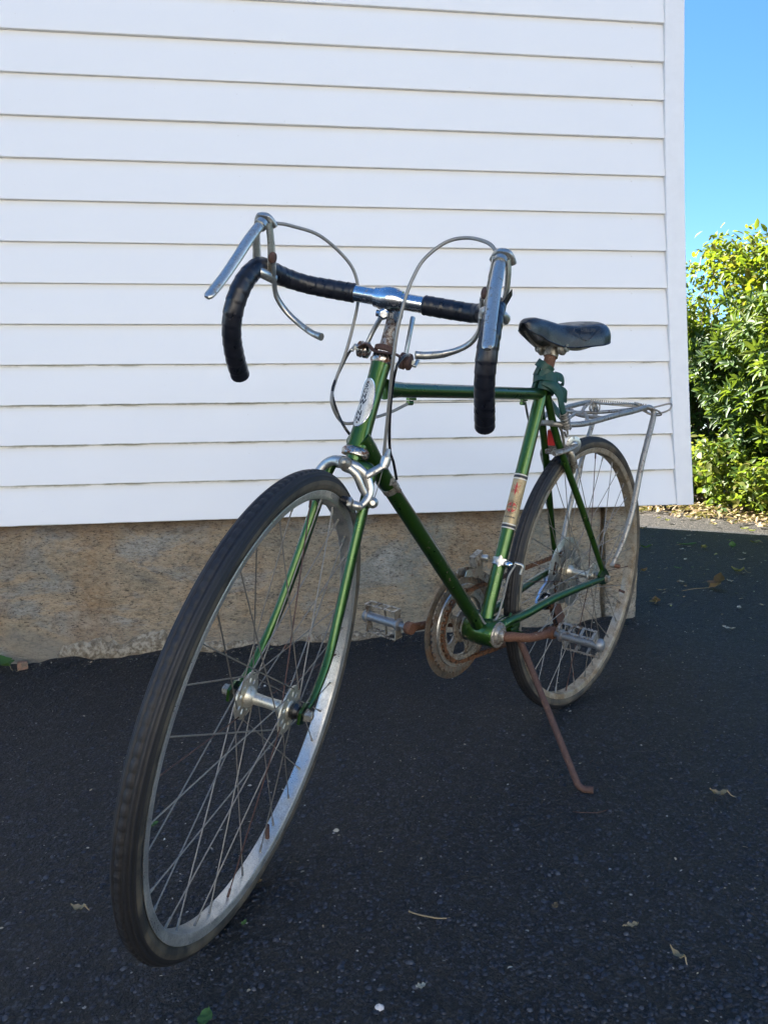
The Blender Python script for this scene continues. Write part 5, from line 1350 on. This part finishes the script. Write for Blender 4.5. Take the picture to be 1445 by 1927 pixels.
# earth under the hedge
eb = [HP0+hd*s+hn*d for s, d in ((-17, -.42), (5.5, -.42), (5.5, 2.2), (-17, 2.2))]
mk('soil_bed', [(q[0], q[1], gz(q[0], q[1])-.004) for q in eb], [(0, 1, 2, 3)], simple('soil', (.10, .07, .045), .9, 0, 40, .6))
set_props(bpy.data.objects['soil_bed'], kind='structure')

# ------------------------------------------------------------------ small things on the drive
def gp(x, y, dz=0): return (x, y, gz(x, y)+dz)
CH = MB()
gch = np.random.default_rng(77)
vs_ = []; ts_ = []
def chips():
    n = 2000; t = gch.uniform(0, 1, n); y = .75+5.0*t**1.1; x = gch.uniform(-.75, 1.15, n)*np.maximum(y, .9)*.75+.12*y
    sel = ~((y > D-.01) & (x < 1.32)); x, y = x[sel], y[sel]; n = len(x)
    P_ = np.stack([x, y, surf(x, y)+.0018], 1)
    L = np.minimum(gch.lognormal(-5.5, .5, n), .012)*(.6+.4*y/2)
    v, tt = leaves_arrays(P_, gch.normal(0, 1, (n, 3))*V(1, 1, .15), gch.normal(0, .3, (n, 3))+V(0, 0, 1), L, L*gch.uniform(.3, .8, n))
    o = quad_mesh('stone_chips', v, tt, leaf_mat('chip', [(.42, .38, .30), (.55, .5, .42), (.32, .25, .16), (.5, .42, .28), (.3, .3, .27), (.6, .57, .5)], .05, .8)); set_props(o, kind='stuff')
chips()
def aggregate():
    # stones standing a little proud of the asphalt's binder
    g = np.random.default_rng(5); n = 34000
    y = .66+2.4*g.uniform(0, 1, n)**1.5; x = g.uniform(-.72, .72, n)*(y+.25)+.13*y
    sel = ~((y > D-.03) & (x < 1.32)); x, y = x[sel], y[sel]; n = len(x)
    ang = np.arange(6)*math.pi/3; r = np.clip(g.lognormal(-5.95, .38, n), .0014, .0060); rz_ = g.uniform(0, 6.3, n)
    jit = g.uniform(.6, 1.25, (n, 6)); a_ = ang[None]+rz_[:, None]; st = g.uniform(.6, 1, n)
    z0 = surf(x, y)
    ring = np.stack([x[:, None]+np.cos(a_)*r[:, None]*jit, y[:, None]+np.sin(a_)*r[:, None]*jit*st[:, None], np.repeat((z0-.0005)[:, None], 6, 1)], -1)
    ring2 = ring.copy(); cx = np.stack([x, y], -1)[:, None]; ring2[:, :, :2] = cx+(ring[:, :, :2]-cx)*.62; ring2[:, :, 2] += r[:, None]*g.uniform(.35, .75, (n, 1))+g.uniform(-.12, .12, (n, 6))*r[:, None]
    Vv = np.concatenate([ring, ring2], 1).reshape(-1, 3); T = []
    for k in range(6):
        k2 = (k+1) % 6; T += [(k, k2, 6+k2), (k, 6+k2, 6+k)]
    T += [(6, 7, 8), (6, 8, 9), (6, 9, 10), (6, 10, 11)]
    F_ = (np.array(T)[None]+(np.arange(n)*12)[:, None, None]).reshape(-1, 3)
    M = Mat('asphalt_stone'); gi = M.n('ShaderNodeNewGeometry'); c = M.ramp(gi.outputs['Random Per Island'], [(0, (.007, .008, .012)), (.5, (.015, .017, .025)), (.88, (.028, .032, .044)), (1, (.055, .058, .065))])
    M.put('Base Color', c); M.put('Roughness', .5); M.put('Specular IOR Level', .55)
    set_props(quad_mesh('asphalt_aggregate', Vv, F_, M.m, smooth=False), kind='stuff')
aggregate()
def grit():
    g = np.random.default_rng(8); n = 700; x = np.concatenate([g.uniform(-1.6, 1.3, 420), g.uniform(1.35, 3.0, 280)]); y = np.concatenate([D-.02-np.abs(g.normal(0, .05, 420)), g.uniform(2.3, 4.7, 280)])
    ok_ = (np.stack([x, y], 1)-SA)@snor < -.05; x, y = x[ok_], y[ok_]; n = len(x)
    L = np.where(x < 1.3, g.uniform(.003, .011, n), g.uniform(.006, .026, n)); P_ = np.stack([x, y, surf(x, y)+.0025], 1)
    v, t = leaves_arrays(P_, g.normal(0, 1, (n, 3))*V(1, 1, .2), g.normal(0, .35, (n, 3))+V(0, 0, 1), L, L*g.uniform(.25, .7, n))
    set_props(quad_mesh('grit', v, t, leaf_mat('grit_mat', [(.40, .36, .28), (.22, .2, .1), (.50, .46, .38), (.28, .20, .12), (.14, .2, .08), (.3, .3, .27)], .05, .8)), kind='stuff')
grit()
M_lf = {k: leaf_mat('fallen_'+k, c, .2, .6) for k, c in dict(green=[(.06, .14, .04), (.08, .17, .05)], tan=[(.36, .27, .15), (.42, .33, .2)], brown=[(.15, .105, .065), (.20, .145, .09)], olive=[(.16, .17, .06), (.2, .2, .08)], pale=[(.45, .42, .33), (.5, .46, .38)]).items()}
def fallen(x, y, L, Wd, rz, kind, label, curl=0.0, lobes=0, stem=.4, tilt=0, lift=.006, group=None):
    """one curled leaf lying on the drive with its stalk"""
    root = empty('fallen_leaf', gp(x, y, lift)); set_props(root, label, 'leaf', group)
    root.rotation_euler = (0, 0, rz)
    n = 9; vs2 = []
    for i in range(n):
        t = i/(n-1); w_ = Wd*.5*math.sin(math.pi*min(1, t*.96+.04))**.7*(1-.25*t)
        if lobes: w_ *= .62+.55*abs(math.sin(t*math.pi*lobes))
        x_ = L*(t-.5); z_ = curl*L*(2*t-1)**2*.5+tilt*L*(t)
        if abs(curl) > .6: z_ = curl*L*max(0, t-.45)**1.3; x_ = L*(min(t, .62)-.5+max(0, t-.62)*.25)
        for j in range(-2, 3): vs2.append((x_, w_*j/2, z_+abs(j)*Wd*(.05+.12*abs(curl))+.0015*math.sin(i*1.9+j)))
    fs2 = [(i*5+j, i*5+j+1, (i+1)*5+j+1, (i+1)*5+j) for i in range(n-1) for j in range(4)]
    b_ = mk('blade', vs2, fs2, M_lf[kind], root)
    if stem:
        MB().tube([V(-L*.5, 0, curl*L*.5*(1 if abs(curl) < .6 else 0)), V(-L*(.5+stem*.5), L*.06, .002), V(-L*(.5+stem), L*.10, .000)], [.0012, .0009, .0008], 5, smooth=4).build('stalk', M_lf['tan'], root)
    return root
fallen(-.905, 2.50, .085, .075, 2.5, 'green', 'pale green lobed leaf at the foot of the foundation, far left', .2, 3, .3, .25, .02)
fallen(-.115, .905, .030, .020, 1.4, 'green', 'bright green pointed leaf tip at the bottom edge of the photo', .1, 0, .3)
fallen(-.332, 1.166, .024, .015, 2.9, 'tan', 'small tan curled leaf left of the front tyre', .4, 0, .3)
fallen(-.259, 1.402, .022, .017, .4, 'green', 'small green leaf seen through the front wheel near its tyre', .3, 0, .2)
fallen(-.076, 1.082, .012, .008, 1.0, 'green', 'tiny green leaf scrap below the front rim', .1, 0, 0)
fallen(-.059, 1.182, .014, .009, .3, 'tan', 'tiny tan leaf scrap touching the lower edge of the front tyre', .2, 0, 0)
fallen(.384, 1.031, .014, .010, .8, 'brown', 'tiny orange-brown scrap lying between the twig and the bent brown leaf', .3, 0, 0)
fallen(.475, .969, .020, .012, .1, 'tan', 'small flat tan leaf scrap near the lower right, left of the curled one', .1, 2, .2)
fallen(.505, .899, .026, .011, 1.9, 'tan', 'narrow curled tan leaf at the lower right of the drive', .5, 0, .2)
fallen(.809, 1.294, .032, .019, 2.7, 'tan', 'tan folded leaf right of the kickstand foot', .45, 0, .3)
fallen(.157, .908, .014, .010, .2, 'pale', 'pale papery scrap just right of the white pebble', .2, 0, 0)
r0_ = fallen(1.833, 2.961, .10, .07, .35, 'brown', 'large dried brown leaf with a long pale stalk and raised tip', .85, 2, 1.55, 0, .008)
fallen(2.314, 4.031, .11, .05, .1, 'green', 'long dark green leaf lying flat in the shade near the sunlit pavement', .1, 2, .2)
fallen(2.334, 3.90, .06, .04, .8, 'olive', 'small olive leaf in front of the long dark green one', .4, 0, .1)
fallen(2.48, 3.861, .062, .045, 1.1, 'green', 'upright cupped green leaf at the right edge of the shade', .8, 0, .8)
fallen(2.105, 3.233, .06, .045, 2.2, 'olive', 'olive lobed leaf above the large dried one', .5, 2, .5)
fallen(1.715, 3.38, .045, .032, .5, 'brown', 'brown leaf beside the end of the foundation', .5, 0, .1)
fallen(1.588, 2.974, .045, .012, -.2, 'tan', 'narrow tan scrap left of the large dried leaf', .2, 0, 0)
fallen(1.46, 2.78, .05, .04, 1.2, 'brown', 'dark brown leaf curled against the foundation end', .5, 0, .1)
fallen(2.05, 4.02, .065, .04, 0, 'green', 'small green leaf nearest the shadow edge', .4, 0, .1)
for i, (x, y, k) in enumerate(((2.3, 3.5, 'pale'), (2.42, 3.66, 'pale'), (2.62, 4.1, 'green'), (2.05, 3.6, 'pale'), (1.9, 3.4, 'green'), (2.5, 4.35, 'pale'), (1.75, 3.1, 'pale'), (2.0, 2.7, 'pale'), (1.7, 2.6, 'pale'), (1.5, 2.35, 'pale'), (2.2, 3.9, 'pale'), (1.95, 3.05, 'pale'))):
    fallen(x, y, .042, .018, i*1.3, k, 'narrow pale or green scrap scattered on the shaded far drive', .2, 0, 0, group='leaf scraps scattered on the shaded far drive')
for i in range(18):
    s = random.uniform(-.6, 2.4); d = random.uniform(-1.75, -.62); q = HP0+hd*s+hn*d
    fallen(q[0], q[1], random.uniform(.04, .085), .04, random.uniform(0, 6), random.choice(['tan', 'brown', 'olive', 'tan']), 'dry yellow leaf lying on the sunlit pavement before the shrubs', .3, 0, .2, group='dry leaves scattered on the sunlit pavement')
# twig, wire, pebble, brick scrap
o = MB().tube([V(0, 0, 0), V(.012, -.010, .002), V(.028, -.016, .001), V(.045, -.018, .001)], [.0012, .001, .001, .0007], 6, smooth=4).tube([V(-.012, .010, 0), V(0, 0, 0)], .0012, 6).build('twig', M_lf['tan'])
o.location = gp(.180, 1.056, .003); set_props(o, 'thin bent tan twig lying below the front wheel', 'twig')
o = MB().tube([V(-.035, .004, 0), V(-.012, -.006, .001), V(.012, -.008, .001), V(.035, .002, 0)], .0007, 6, smooth=4).build('twig', M_rust_brown)
o.location = gp(.551, 1.289, .003); set_props(o, 'dark hair-thin twig just below the kickstand foot', 'twig')
def pebble(x, y, sz, mat, label, seed):
    g = np.random.default_rng(seed); b = MB(); b.lathe([(-.45*sz, .001), (-.4*sz, .35*sz), (-.1*sz, .55*sz), (.25*sz, .45*sz), (.42*sz, .2*sz), (.45*sz, .001)], (0, 0, 0), axis=(0, 0, 1), seg=9)
    b.xf(lambda q: q*V(1.2, .9, .8)+g.normal(0, sz*.05, 3)); o = b.build('pebble', mat, angle=50); o.location = gp(x, y, .3*sz); set_props(o, label, 'pebble'); return o
pebble(.100, .887, .0095, simple('white_quartz', (.62, .58, .55), .6), 'white pebble at the bottom edge of the photo', 5)
pebble(.078, 1.32, .009, M_lf['pale'], 'pale grey pebble under the front hub', 6)
o = MB().box((0, 0, 0), (.032, .026, .030), rotz(.3), bev=.004).build('brick_scrap', worn('brick_scrap', (.30, .17, .11), (.2, .15, .11), 0, 0, .9, .9, 50, .45, .6, .5)); o.location = gp(-.85, 2.525, .012)
set_props(o, 'small reddish chip of brick at the foot of the foundation beside the lobed leaf', 'brick chip')
